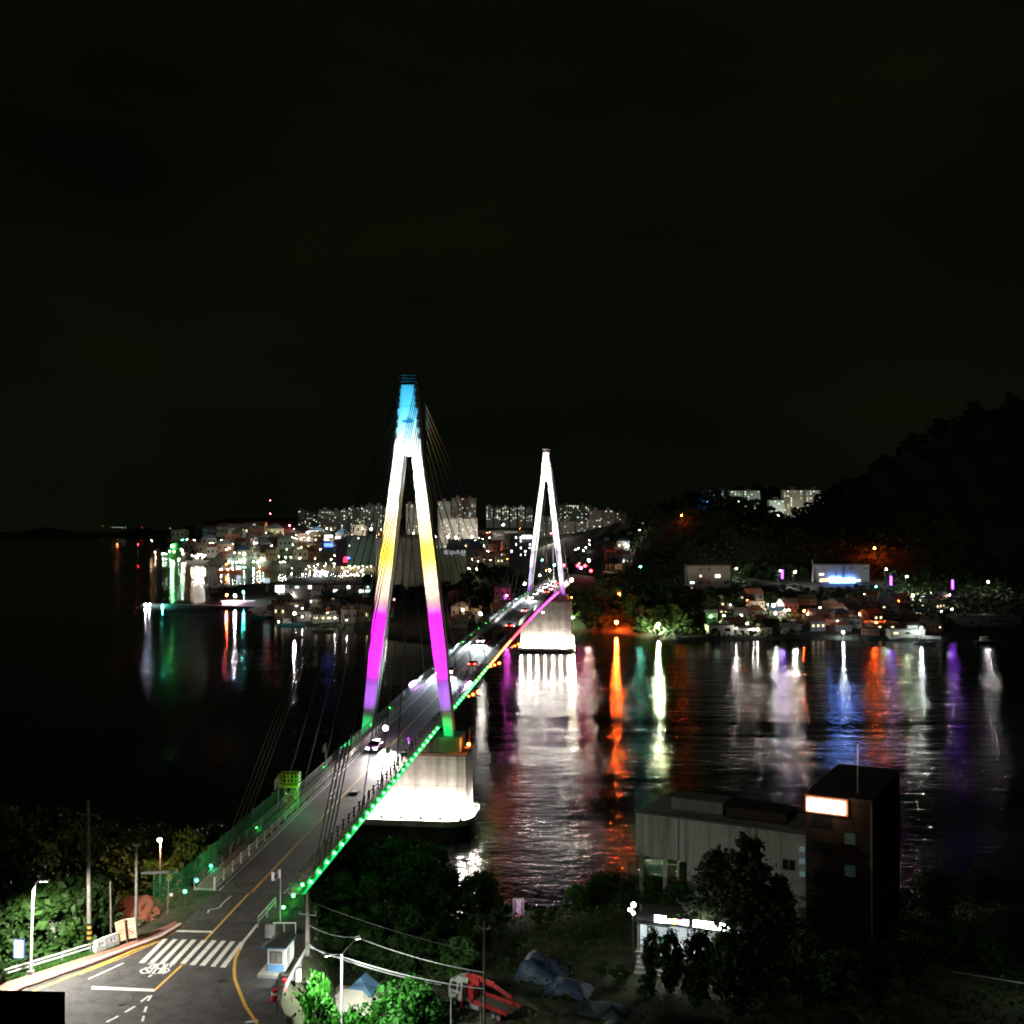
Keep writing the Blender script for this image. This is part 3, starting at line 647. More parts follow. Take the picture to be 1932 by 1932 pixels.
for u, Y, v, k in ((-60, 128, 1560, 'a'), (-15, 133, 1530, 'c'), (40, 130, 1548, 'b'), (95, 136, 1535, 'a'), (140, 131, 1562, 'c'), (200, 137, 1552, 'b'), (245, 134, 1575, 'a'), (290, 140, 1560, 'c'), (60, 120, 1600, 'c'), (210, 120, 1615, 'a'), (255, 122, 1640, 'b')):
    near_tree(k, u, Y, v, 1.0, 'dark unlit tree in the grove behind the roadside poles', 'dark grove behind the roadside poles')
for u, Y, v, k in ((628, 139, 1602, 'a'), (668, 146, 1582, 'c'), (705, 140, 1604, 'b'), (745, 147, 1590, 'a'), (780, 142, 1608, 'c'), (812, 146, 1596, 'b'), (842, 140, 1640, 'a'), (905, 139, 1650, 'c'), (640, 130, 1650, 'c'), (700, 131, 1655, 'a'),
                   (760, 131, 1652, 'c'), (820, 130, 1672, 'b'), (880, 130, 1690, 'a'), (650, 121, 1715, 's'), (720, 122, 1705, 's'), (780, 121, 1712, 's'), (840, 122, 1722, 's'), (600, 127, 1672, 'b'), (900, 120, 1730, 's'), (950, 128, 1712, 's'),
                   (690, 114, 1752, 's'), (750, 113, 1765, 's'), (810, 114, 1764, 's'), (620, 116, 1752, 's'), (870, 112, 1772, 's'), (940, 135, 1690, 'b')):
    near_tree(k, u, Y, v, 1.05, 'dark leafy tree in the grove beside the near pier' if k != 's' else 'dark shrub in the undergrowth below the bridge approach', 'grove beside the near pier' if k != 's' else 'undergrowth below the approach')
near_tree('s', 1012, 128, 1718, 1.0, 'lit green shrub just right of the purple vertical sign')
near_tree('s', 1040, 131, 1728, .9, 'lit shrub at the edge of the black tree mass by the water')
for u, Y, v, k in ((1085, 134, 1672, 'a'), (1130, 138, 1650, 'c'), (1180, 133, 1660, 'b'), (1225, 131, 1655, 'a'), (1275, 127, 1668, 'c'), (1120, 124, 1740, 'c'), (1170, 122, 1752, 'a'), (1085, 122, 1762, 's'), (1130, 112, 1812, 's'), (1170, 110, 1822, 's'),
                   (1215, 107, 1842, 's'), (1310, 104, 1820, 'b'), (1390, 104, 1790, 'c'), (1430, 108, 1760, 'a'), (1350, 120, 1700, 'b')):
    near_tree(k, u, Y, v, 1.05, 'black silhouetted tree crowding the shore left of the lit shop' if k != 's' else 'black shrub below the lit shop steps', 'black trees around the lit shop' if k != 's' else 'shrubs below the lit shop')
near_tree('p', 1345, 114, 1612, 1.0, 'tall pine standing in front of the pale warehouse wall')
near_tree('p', 1412, 110, 1590, .9, 'tallest ragged pine before the pale warehouse wall')
near_tree('p', 1470, 112, 1660, .9, 'shorter pine beside the dark stair tower')
near_tree('b', 1262, 107, 1756, .7, 'thin bare stemmed tree in front of the shop glass')
near_tree('b', 1228, 109, 1752, .55, 'narrow tree screening the left half of the shop glass'); near_tree('a', 1318, 108, 1762, .8, 'bushy tree hiding the middle of the lit shop'); near_tree('c', 1368, 106, 1768, .8, 'spreading tree hiding the right end of the lit shop')
for u, Y, v, k in ((1520, 105, 1770, 'a'), (1580, 103, 1800, 'c'), (1650, 106, 1780, 'b'), (1720, 110, 1760, 'a'), (1790, 115, 1740, 'c'), (1860, 112, 1765, 'b'), (1920, 118, 1735, 'a'), (1760, 135, 1650, 'c'), (1850, 138, 1640, 'a'), (1930, 136, 1655, 'c')):
    near_tree(k, u, Y, v, 1.0, 'unlit tree in the black wood right of the stair tower', 'black wood right of the stair tower')
near_tree('g', 598, 92, 1856, .52, 'bright green bush left of the cream roofed house')
near_tree('g', 738, 98.5, 1868, 1.05, 'bright green bush in front of the cream roofed house')
near_tree('g', 786, 100, 1855, 1.0, 'bright green bush beside the white truck cab')
near_tree('g', 690, 93, 1908, .9, 'low bright bush at the foot of the twin lamp')
near_tree('s', 598, 108, 1800, .9, 'olive shrub between the guard booth and the twin lamp')
# ------------------------------------------------------------------ roadside things, west side
def px(p, q, Y): return at(p, q, Y)
lamp_lens = glow('lamp lens white', (1, .97, .88), 25)
def pole(mb, p, q, r, r2=None): mb.tube([p, q], r, 8, r2)
b0 = atroad(57, 1841); root = empty('street_lamp', b0, 'tall curved pale street lamp beside the guard rail', 'street lamp')
Yb = b0.y
MB().tube([b0, at(59, 1780, Yb), at(61.5, 1702, Yb), at(63.5, 1680, Yb), at(67, 1667, Yb - .1), at(73, 1661, Yb - .3), at(80, 1660.5, Yb - .5)], .13, 8, .07).build('pole', steel_white, root)
hd = at(83, 1661, Yb - .6); MB().box(hd, (.85, .3, .12)).build('lamp_head', grey_steel, root); MB().box(hd - Vector((0, 0, .08)), (.6, .22, .04)).build('lens', lamp_lens, root)
MB().box(b0 + Vector((0, 0, .2)), (.5, .5, .5)).build('base', concrete, root)
light('SPOT', hd - Vector((0, 0, .15)), 24000, (1, .96, .86), hd + Vector((2.6, -.3, -8)), size=.25, angle=168, blend=.3, parent=root)
r = empty('advertising_sign', atroad(31, 1838), 'slim glowing white sign with blue rim on a thin post', 'sign'); q = r.location.copy()
pole(MB(), q, q + Vector((0, 0, 1.6)), .05); MB().tube([q, q + Vector((0, 0, 1.5))], .05).build('post', grey_steel, r)
c = at(36, 1790, q.y); MB().box(c, (.86, .16, 1.5)).build('frame', glow('blue rim', (.08, .2, 1), 1.5), r); MB().box(c + Vector((0, -.09, 0)), (.66, .04, 1.34)).build('panel', glow('white panel', (.85, .92, 1), 9), r)
# site cabin
cy0 = 101.0; r = empty('site_cabin', ground_at(62, cy0), 'pale flat site cabin raised on posts under the lit tree', 'cabin')
lb, rb, rt, lt = at(10, 1797, cy0), at(117, 1787, cy0 + 1), at(118, 1745, cy0 + 1), at(15, 1757, cy0)
bk = Vector((0.3, 2.6, 0)); wall_cream = mat('cream panel', (0.50, 0.52, 0.42), 0.7, var=0.12, scale=1.5)
MB().hexa([lb, rb, rb + bk, lb + bk, lt, rt, rt + bk, lt + bk]).build('wall', wall_cream, r)
mb = MB(); up = Vector((0, 0, .12)); f_ = Vector((0, -.2, 0)); mb.hexa([lt + f_, rt + f_, rt + bk, lt + bk, lt + f_ + up, rt + f_ + up, rt + bk + up, lt + bk + up]); mb.build('roof', mat('grey sheet roof', (0.25, 0.24, 0.22), .8), r)
w0 = at(52, 1765, cy0 + .45) ; MB().box(w0 + Vector((0, -.05, -.1)), (.55, .06, .9)).build('window', dark_glass, r)
for u in (22, 92):
    p = at(u, 1794, cy0 + 1.4); g_ = gz(p.x, p.y); MB().box(((p.x), p.y, (p.z + g_) / 2), (.3, .3, abs(p.z - g_) + .3)).build('post', mat('blue post', (.10, .16, .22), .6), r)
# covers in the road
for u, v, lb in ((420, 1850, 'round iron cover in the right lane near the curved yellow line'), (232, 1893, 'round iron cover left of the broken white dashes'), (455, 1712, 'round iron cover on the bridge approach right of the centre line')):
    p = atroad(u, v, .004); r = empty('manhole_cover', p, lb, 'manhole cover'); MB().tube([p - Vector((0, 0, .05)), p + Vector((0, 0, .012))], .42, 18).build('rim', mat('cast iron', (.07, .065, .06), .6, .4), r); MB().tube([p + Vector((0, 0, .011)), p + Vector((0, 0, .022))], .36, 18).build('lid', mat('worn iron', (.035, .034, .033), .5, .5), r)
# guard rails
def guard_rail(pts, label, h=(.78, .46), th=.055, m=steel_white, extra=0):
    P = [atroad(u, v) for u, v in pts]; r = empty('guard_rail', P[0], label, 'guard rail')
    for hh in h:
        mb = MB()
        for a, b_ in zip(P[:-1], P[1:]):
            z0, z1 = Vector((0, 0, hh - th)), Vector((0, 0, hh + th)); k = (b_ - a).normalized(); nn = Vector((-k.y, k.x, 0)) * .03
            mb.hexa([a - nn + z0, b_ - nn + z0, b_ + nn + z0, a + nn + z0, a - nn + z1, b_ - nn + z1, b_ + nn + z1, a + nn + z1])
        mb.build('rail', m, r)
    tot = sum((b_ - a).length for a, b_ in zip(P[:-1], P[1:])); nn = max(2, int(tot / 2.2))
    for i in range(nn + 1):
        d = tot * i / nn
        for a, b_ in zip(P[:-1], P[1:]):
            L_ = (b_ - a).length
            if d <= L_ + 1e-6: p = a.lerp(b_, d / L_); break
            d -= L_
        MB().box(p + Vector((0, 0, .38 + extra)), (.12, .12, .9)).build('post', grey_steel, r)
    return r
guard_rail([(-110, 1895), (14, 1846), (115, 1815), (222, 1781)], 'long white double guard rail along the grass verge')
guard_rail([(523, 1908), (553, 1848), (582, 1796)], 'weathered broad guard rail behind the blue and white booth', (.62,), .22, mat('weathered white rail', (.45, .45, .40), .7, scale=4))
guard_rail([(487, 1750), (502, 1733), (520, 1712)], 'short white post rail where the bridge railing begins', (.95, .55), .06)
# water filled barriers
bw = mat('white plastic', (0.72, 0.72, 0.70), 0.45, var=0.06, scale=3)
def barrier(a, b_, label):
    r = empty('plastic_barrier', a.lerp(b_, .5), label, 'barrier', 'white plastic barriers'); d = (b_ - a).normalized(); nn = Vector((-d.y, d.x, 0)); L_ = (b_ - a).length; mb = MB()
    def blk(t0, t1, z0, z1, w0, w1):
        vs = [a + d * (L_ * t) + nn * (s_ * w) + Vector((0, 0, z)) for z, w in ((z0, w0), (z1, w1)) for t, s_ in ((t0, -1), (t1, -1), (t1, 1), (t0, 1))]; mb.hexa(vs)
    blk(0, 1, 0, .42, .26, .22); blk(.02, .98, .72, 1.0, .15, .12)
    for t0, t1 in ((.02, .3), (.46, .56), (.72, .98)): blk(t0, t1, .42, .72, .21, .15)
    mb.build('body', bw, r); return r
barrier(atroad(178, 1797, .14), atroad(199, 1789, .14), 'white plastic barrier nearer the grass verge')
barrier(atroad(200, 1788.5, .14), atroad(222, 1780, .14), 'white plastic barrier touching the orange notice boards')
# notice boards
board_m = mat('peach notice board', (0.66, 0.40, 0.24), 0.6, var=0.06, scale=1.0); board_l = mat('pale notice board', (0.74, 0.50, 0.38), 0.6, var=0.05, scale=1.0)
black_ink = mat('black ink', (0.03, 0.025, 0.02), .7); red_ink = mat('red ink', (0.50, 0.06, 0.035), .7)
def board(corners, Y, m, label, rows, circle=False):
    P = [at(u, v, Y) for u, v in corners]; tl, tr, br, bl = P; bk = Vector((.02, .07, 0)); r = empty('notice_board', (bl + br) / 2 - Vector((0, 0, .15)), label, 'sign')
    MB().hexa([bl, br, br + bk, bl + bk, tl, tr, tr + bk, tl + bk]).build('panel', m, r)
    mb = MB()
    for a, b_ in ((tl, bl), (tr, br)): mb.tube([a + bk * 1.4, b_ + bk * 1.4 - Vector((0, 0, .3))], .04, 5)
    mb.build('leg', grey_steel, r)
    def S(x, y): return tl.lerp(tr, x).lerp(bl.lerp(br, x), y) + Vector((0, -.012, 0))
    w_ = (tr - tl).length; h_ = (bl - tl).length
    for body, y0, sz, ink in rows:
        text_mb(body, sz, lambda x, y: S(.5 + x / w_, y0 - y / h_)).build('lettering', ink, r)
    if circle:
        mb = MB(); n_ = 28; c0, c1 = .30, .24
        vs = [S(.5 + q * math.cos(2 * PI * i / n_) / w_ , .66 - q * math.sin(2 * PI * i / n_) / h_) for q in (c0, c1) for i in range(n_)]
        mb.add(vs, [(i, (i + 1) % n_, n_ + (i + 1) % n_, n_ + i) for i in range(n_)])
        a = Vector((-.19, .19)); mb.poly([S(.5 + x / w_, .66 - y / h_) for x, y in ((-.22, .17), (-.17, .22), (.22, -.17), (.17, -.22))])
        mb.build('prohibition_symbol', red_ink, r)
        mb = MB(); mb.poly([S(.5 + x / w_, .66 - y / h_) + Vector((0, .006, 0)) for x, y in ((-.13, -.06), (.13, -.06), (.13, .0), (.07, .02), (.03, .09), (-.06, .09), (-.1, .02), (-.13, 0))]); mb.build('pictogram', red_ink, r)
board([(216.5, 1741), (233.5, 1734), (238.2, 1772), (222.3, 1778.4)], 99.3, board_m, 'peach coloured notice board with black lettering only', [('공사안내문', .10, .14, black_ink), ('통행제한', .50, .19, black_ink), ('차량우회', .64, .17, black_ink)])
board([(235.6, 1734), (254.7, 1731.2), (258, 1768.8), (238.8, 1772)], 99.6, board_l, 'pale notice board with a red circle and slash', [('돌산대교', .13, .17, black_ink), ('통행금지', .29, .19, red_ink)], True)
# poles
def utility_pole(p, top, label, r0=.2, arm=None, wrap=False, m=wood_pole, name='utility_pole'):
    r = empty(name, p, label, 'utility pole'); MB().tube([p - Vector((0, 0, .4)), top], r0, 9, r0 * .6).build('pole', m, r)
    if arm:
        for z_, l_ in arm:
            c = p.lerp(top, z_); mb = MB(); mb.box(c, (l_, .09, .1), -.25)
            for k in (-.45, 0, .45): mb.tube([c + Vector((k * l_, 0, .05)), c + Vector((k * l_, 0, .3))], .05, 5)
            mb.build('crossarm', grey_steel, r)
    if wrap:
        mb = MB(); mk_ = MB()
        for i in range(7):
            a = p + Vector((0, 0, .3 + i * .24)); (mb if i % 2 else mk_).tube([a, a + Vector((0, 0, .24))], r0 * 1.06, 9)
        mb.build('warning_band', yellow_paint, r); mk_.build('warning_band', black_rubber, r)
    return r
P1 = ground_at(173, 101); utility_pole(P1, at(166, 1510, 101), 'tallest utility pole with crossarm and striped foot behind the guard rail', .21, ((.90, 2.2),), True)
P2 = ground_at(260.5, 103); r = utility_pole(P2, at(258, 1598, 103), 'bare pole with a flat fan shaped head behind the notice boards', .17)
MB().prism([(0, 0), (0, 0)], 0, 0) if False else None
tp = at(258, 1598, 103); MB().hexa([tp + Vector(v) for v in ((-.1, -.1, 0), (.1, -.1, 0), (.1, .1, 0), (-.1, .1, 0), (-.5, -.2, .35), (.5, -.2, .35), (.5, .2, .35), (-.5, .2, .35))]).build('head', grey_steel, r)
P3 = ground_at(214, 103); utility_pole(P3, at(208, 1663, 103), 'short thin pole left of the notice boards', .10)
P4 = ground_at(304, 118); r = utility_pole(P4, at(303, 1588, 118), 'slim lamp post with a glowing orange head near the netting', .09, name='street_lamp', m=steel_white); r['category'] = 'street lamp'
hp = at(301.5, 1585, 118); MB().ball(hp, .26, 10, 6, .7).build('lamp_head', glow('warm orange lens', (1, .55, .38), 40), r)
light('POINT', hp - Vector((0, .3, .35)), 1500, (1, .42, .22), size=.2, parent=r)
r = utility_pole(ground_at(319, 106.5), at(319, 1648, 106.5), 'thin post holding a long flat sign seen edge on', .06, name='road_sign'); r['category'] = 'sign'
mb = MB(); a, b_ = at(266, 1650, 106), at(335, 1647, 108); mb.hexa([a, b_, b_ + Vector((0, .1, 0)), a + Vector((0, .1, 0)), a + Vector((0, 0, .25)), b_ + Vector((0, 0, .25)), b_ + Vector((0, .1, .25)), a + Vector((0, .1, .25))]); mb.build('panel', grey_steel, r)
mb = MB(); c = at(323, 1688, 106.4); mb.box(c, (.3, .05, .3)); mb.build('tag', bw, r)
# little red roofed house behind the boards
def house(p, w, d, h, rz, wallm, roofm, label, kind='gable', rh=None, group=None, wins=2, lit=None, chim=False, simple=False, name='house'):
    r = empty(name, p, label, 'house', group); r.rotation_euler = (0, 0, rz); o = Vector(p)
    MB().box((o.x, o.y, o.z + h / 2 - .4), (w, d, h + .8)).build('wall', wallm, r)
    rh = rh or w * .28; e = .35; mb = MB(); X0, X1, Y0, Y1, z = -w / 2 - e, w / 2 + e, -d / 2 - e, d / 2 + e, h
    if kind == 'gable': vs = [(X0, Y0, z), (X1, Y0, z), (X1, Y1, z), (X0, Y1, z), (X0, 0, z + rh), (X1, 0, z + rh)]; fs = [(0, 1, 5, 4), (2, 3, 4, 5), (1, 2, 5), (3, 0, 4), (3, 2, 1, 0)]
    elif kind == 'hip': vs = [(X0, Y0, z), (X1, Y0, z), (X1, Y1, z), (X0, Y1, z), (X0 * .35, 0, z + rh), (X1 * .35, 0, z + rh)]; fs = [(0, 1, 5, 4), (2, 3, 4, 5), (1, 2, 5), (3, 0, 4), (3, 2, 1, 0)]
    else: vs = None
    if vs: mb.add([(o.x + a, o.y + b_, o.z + c_) for a, b_, c_ in vs], fs)
    else:
        mb.box((o.x, o.y, o.z + h + .1), (w + .3, d + .3, .25))
    mb.build('roof', roofm, r)
    if kind == 'flat':
        mb = MB(); mb.box((o.x + w * .2, o.y + d * .1, o.z + h + .95), (w * .3, d * .4, 1.6)); mb.build('roof_room', wallm, r)
    for i in range(wins):
        x = (-w / 2) + w * (i + .5) / wins; lm = lit if (lit and R.random() < .7) else dark_glass
        MB().box((o.x + x, o.y - d / 2 - .03, o.z + h * .55), (w * (.22 if wins < 3 else .13), .06, h * (.34 if wins < 3 else .24))).build('window', lm, r)
    if not simple: MB().box((o.x + w * .02, o.y - d / 2 - .04, o.z + h * .36), (.9, .06, h * .7)).build('door', mat('brown door', (.12, .07, .04), .6), r)
    return r
terracotta = mat('terracotta roof', (0.34, 0.135, 0.09), 0.8, var=0.2, scale=2); blue_roof = mat('blue roof', (0.08, 0.17, 0.27), 0.7, scale=2); cream_roof = mat('cream sheet roof', (0.55, 0.50, 0.40), .7, var=.1, scale=1)
white_wall = mat('white render', (0.55, 0.54, 0.50), .8, var=.1, scale=.5); grey_wall = mat('grey render', (0.34, 0.33, 0.31), .85, var=.15, scale=.5)
hp_ = ground_at(262, 112); house((hp_.x, hp_.y, hp_.z), 5.2, 5, at(262, 1722, 112).z - hp_.z, .25, grey_wall, terracotta, 'small house with terracotta roof half hidden behind the notice boards', 'hip', 1.7)
light('POINT', at(278, 1690, 108), 260, (1, .5, .35), size=.3)
# green netting
net = mat('green safety net', (0.015, 0.30, 0.12), .7, var=.1); r = empty('netting_fence', BP(-88, -9.5, z=gz(*BP(-88, -9.5).xy)), 'green safety netting on posts along the bridge approach', 'fence'); mb = MB(); post = MB()
for (sa, wa, sb, wb) in ((-81, -9.4, -78, -7.6), (-78, -7.6, -46, -7.4)):
    a0, b0_ = BP(sa, wa), BP(sb, wb); L_ = (b0_ - a0).length; d = (b0_ - a0) / L_; nn = int(L_ / .28)
    for i in range(nn + 1):
        p = a0 + d * (L_ * i / nn); g_ = p.z - 2.0; mb.tube([(p.x, p.y, g_), (p.x, p.y, p.z + 1.7 + .12 * math.sin(i * .5))], .022, 3)
        if i % 12 == 0: post.tube([(p.x, p.y, g_ - 4), (p.x, p.y, p.z + 2.0)], .06, 6)
    for j in range(14):
        z_ = -2 + j * .285; mb.tube([a0 + d * (L_ * i / 10) + Vector((0, 0, z_ + .06 * math.sin(i * 1.3))) for i in range(11)], .022, 3)
mb.build('net', net, r); post.build('post', mat('green post', (.02, .2, .1), .5), r)
for u, v, Y in ((371, 1661, 112), (349, 1682, 108), (398, 1634, 118)):
    p = at(u, v, Y); rr = empty('green_floodlight', p, 'glowing green lamp fixed beside the netting', 'lamp', 'green lamps beside the netting'); MB().ball(p, .16).build('bulb', glow('green lens', (.05, 1, .42), 18), rr)
    MB().tube([p - Vector((0, 0, .15)), (p.x, p.y, gz(p.x, p.y))], .03, 5).build('stem', dark_steel, rr); light('POINT', p + Vector((0, -.25, .1)), 55, (.03, 1, .38), size=.15, parent=rr)
# flags
def flag(p, hgt, w, h, label, side=-1, emblem=False, droop=.35):
    r = empty('flag_pole', p, label, 'flag'); MB().tube([p, p + Vector((0, 0, hgt))], .05, 6, .03).build('pole', steel_white, r)
    mb = MB(); vs = []; N = 8
    for i in range(N + 1):
        t = i / N
        for j in (0, 1): vs.append(p + Vector((side * w * t * .9, .12 * math.sin(t * 7), hgt - .1 - j * h - droop * h * t + .04 * math.sin(t * 9))))
    mb.add(vs, [(2 * i, 2 * i + 1, 2 * i + 3, 2 * i + 2) for i in range(N)]); mb.build('cloth', mat('white flag cloth', (.62, .62, .62), .9, var=.04), r)
    if emblem:
        def S(x, y):
            t = .5 + x; return p + Vector((side * w * t * .9, .12 * math.sin(t * 7) - .02, hgt - .1 - (.5 - y) * h - droop * h * t + .04 * math.sin(t * 9)))
        for nm, a0, m in (('emblem', 0, mat('flag red', (.45, .02, .03), .9)), ('emblem', PI, mat('flag blue', (.02, .05, .3), .9))):
            MB().poly([S(.17 * math.cos(a0 + PI * k / 10), .26 * math.sin(a0 + PI * k / 10)) for k in range(11)]).build(nm, m, r)
        mb = MB()
        for cx_, cy_ in ((-.32, .3), (.32, .3), (-.32, -.3), (.32, -.3)):
            for k in (-1, 0, 1): mb.poly([S(cx_ + k * .03 + a_, cy_ + b_) for a_, b_ in ((-.01, -.1), (.01, -.1), (.01, .1), (-.01, .1))])
        mb.build('emblem', black_ink, r)
    return r
flag(atroad(529, 1738), 4.9, .95, .8, 'national flag with red and blue disc on a pole beside the guard booth', -1, True)
flag(BP(-31, -6.3, .2), 3.4, .5, 1.0, 'pale flag on the outer parapet in front of the near tower', -1)
flag(BP(-52, -6.3, .2), 4.4, .6, 1.3, 'drooping grey flag beside the yellow scaffold cage', -1, False, .6)
flag(BP(-35, 4.2, .1), 4.3, .8, .8, 'white flag nearer the camera of the pair on the right railing', -1)
flag(BP(-23, 4.2, .1), 2.6, 1.2, .9, 'white flag with grey mark behind the first on the right railing', -1)
flag(BP(118, -6.3, .1), 4.0, .8, .8, 'small white flag on the walkway edge between the two towers', -1)
# yellow cage
yl = mat('yellow scaffold paint', (0.55, 0.42, 0.05), .6, var=.15, scale=3); cy_ = 139.0; o = at(544, 1506, cy_); r = empty('scaffold_cage', (o.x, o.y, gz(o.x, o.y)), 'yellow inspection cage on a lattice stand outside the walkway', 'scaffold')
def frame(mb, x0, x1, y0, y1, z0, z1, lv, nx, rr=.05):
    for i in range(lv + 1):
        z = z0 + (z1 - z0) * i / lv; mb.tube([(x0, y0, z), (x1, y0, z), (x1, y1, z), (x0, y1, z), (x0, y0, z)], rr, 4)
    for i in range(nx + 1):
        x = x0 + (x1 - x0) * i / nx
        for y in (y0, y1): mb.tube([(x, y, z0), (x, y, z1)], rr, 4)
A, B = at(527, 1483, cy_), at(562, 1462, cy_); mb = MB(); frame(mb, A.x, B.x, cy_, cy_ + 1.8, A.z, B.z, 3, 5); mb.build('basket', yl, r)
MB().box(((A.x + B.x) / 2, cy_ + .9, A.z - .12), (B.x - A.x, 1.8, .2)).build('platform', yl, r)
A2, B2 = at(537, 1540, cy_), at(560, 1483, cy_); mb = MB(); frame(mb, A2.x, B2.x, cy_ + .2, cy_ + 1.6, A2.z - 2, A.z - .2, 6, 2); mb.tube([(A2.x, cy_ + .2, A2.z), (B2.x, cy_ + .2, A.z - .3)], .05, 4); mb.build('stand', yl, r)
mb = MB(); mb.tube([(A2.x, cy_ + .9, A2.z - 1.9), (A2.x, cy_ + .9, -2)], .1); mb.tube([(B2.x, cy_ + .9, A2.z - 1.9), (B2.x, cy_ + .9, -2)], .1); mb.build('leg', yl, r)
light('POINT', (B.x + .8, cy_ - .8, A.z - .4), 200, (.05, 1, .2), size=.2)
# ------------------------------------------------------------------ booth and clutter east of the road
bp0 = atroad(521, 1839); r = empty('guard_booth', bp0, 'little white and blue guard booth with dark roof on a concrete base', 'booth'); rz = -.10
bl_ = mat('sky blue paint', (0.16, 0.34, 0.62), .6, var=.06); wpaint = mat('booth white', (.62, .63, .58), .6, var=.06)
ca, sa = math.cos(rz), math.sin(rz)
def BL(x, y, z): return bp0 + Vector((x * ca - y * sa, x * sa + y * ca, z))
def bbox(mb, x0, x1, y0, y1, z0, z1): mb.hexa([BL(x0, y0, z0), BL(x1, y0, z0), BL(x1, y1, z0), BL(x0, y1, z0), BL(x0, y0, z1), BL(x1, y0, z1), BL(x1, y1, z1), BL(x0, y1, z1)]); return mb
bbox(MB(), -1.4, 1.2, -.7, 3.2, -.5, .22).build('plinth', concrete, r)
bbox(MB(), -.75, .75, 0, 2.6, .22, 2.25).build('wall', wpaint, r)
bbox(MB(), -.70, .70, -.03, -.005, .28, .85).build('lower_panel', bl_, r)
fr = bbox(MB(), -.52, .52, -.045, -.008, .93, 1.95).build('window_frame', mat('brown frame', (.10, .06, .05), .5), r)
for x0, x1 in ((-.46, -.03), (.03, .46)): bbox(MB(), x0, x1, -.06, -.047, 1.0, 1.88).build('pane', mat('pale blind glass', (.20, .19, .18), .25), fr)
mb = MB(); bbox(mb, -1.0, .95, -.3, 2.9, 2.25, 2.36); mb.build('eave', mat('blue trim', (.07, .16, .26), .6), r)
mb = MB(); mb.add([BL(-.98, -.28, 2.362), BL(.93, -.28, 2.362), BL(.93, 2.88, 2.362), BL(-.98, 2.88, 2.362), BL(-.4, .6, 2.75), BL(.4, .6, 2.75), BL(.4, 2.2, 2.75), BL(-.4, 2.2, 2.75)], [(0, 1, 5, 4), (1, 2, 6, 5), (2, 3, 7, 6), (3, 0, 4, 7), (4, 5, 6, 7)]); mb.build('roof', mat('dark roof felt', (.025, .028, .025), .9), r)
bbox(MB(), -1.6, -.76, .6, 2.2, 1.85, 1.95).build('awning', mat('teal sheet', (.05, .16, .16), .5), r)
bbox(MB(), .752, .80, .5, 1.3, .3, 1.9).build('door', mat('grey door', (.3, .3, .29), .6), r)
# cabinet, gate, barrel, red barriers
p = atroad(510, 1768); r = empty('cabinet', p, 'grey switch cabinet behind the guard booth', 'cabinet'); MB().box(p + Vector((0, 0, .55)), (.85, .5, 1.1)).build('body', concrete, r); MB().box(p + Vector((0, -.26, .55)), (.6, .03, .8)).build('door', grey_steel, r)
p = atroad(536, 1762); r = empty('handrail', p, 'short pale handrail behind the cabinet', 'railing'); MB().tube([p + Vector((-1, 0, 1)), p + Vector((1.1, 0, 1))], .05).build('rail', steel_white, r)
for x in (-.95, 0, 1.05): MB().tube([p + Vector((x, 0, -.1)), p + Vector((x, 0, 1))], .04).build('post', steel_white, r)
p = atroad(526, 1893); r = empty('gate', p, 'white lattice gate leaf standing in front of the booth', 'gate'); mb = MB(); q = Vector((.05, .55, 0))
for t in (0, .5, 1): mb.tube([p + q * t, p + q * t + Vector((0, 0, 2.3))], .045, 5)
for z in (.15, .8, 1.5, 2.25): mb.tube([p + Vector((0, 0, z)), p + q + Vector((0, 0, z))], .04, 5)
mb.build('frame', steel_white, r)
red_pl = mat('red plastic', (0.60, 0.03, 0.045), .45, var=.08)
for (u, v), lb in (((535, 1869), 'red plastic drum leaning on the weathered guard rail'), ((518, 1888), 'darker red drum left of the white gate')):
    p = atroad(u, v); r = empty('safety_drum', p, lb, 'drum'); mb = MB(); mb.tube([p, p + Vector((.03, 0, .45)), p + Vector((.05, 0, .95))], .33, 12, .24); mb.build('body', red_pl, r)
    MB().tube([p + Vector((.035, 0, .5)), p + Vector((.04, 0, .68))], .305, 12, .29).build('band', bw, r)
p = atroad(562, 1846); r = empty('barrel', p, 'white barrel outside the weathered guard rail', 'barrel'); MB().tube([p - Vector((0, 0, .2)), p + Vector((0, 0, .8))], .26, 12).build('body', bw, r); MB().tube([p + Vector((0, 0, .8)), p + Vector((0, 0, .84))], .28, 12).build('lid', grey_steel, r)
UP1 = ground_at(582, 98); utility_pole(UP1, at(581, 1683, 98), 'thick concrete utility pole right of the guard booth', .22, ((.62, 1.6),), m=wood_pole)
UP2 = ground_at(914, 100); utility_pole(UP2, at(914, 1738, 100), 'tall brown utility pole beside the red crane truck', .16, ((.93, 1.0),), m=mat('brown pole', (.12, .09, .065), .9, scale=3))
for u, v, Y, lb in ((851, 1866, 97, 'thin pale steel pole in front of the truck cab'), (907, 1868, 96, 'thin pale steel pole just left of the brown utility pole')):
    p = ground_at(u, Y); utility_pole(p, at(u, v, Y), lb, .06, m=steel_white, name='steel_pole')
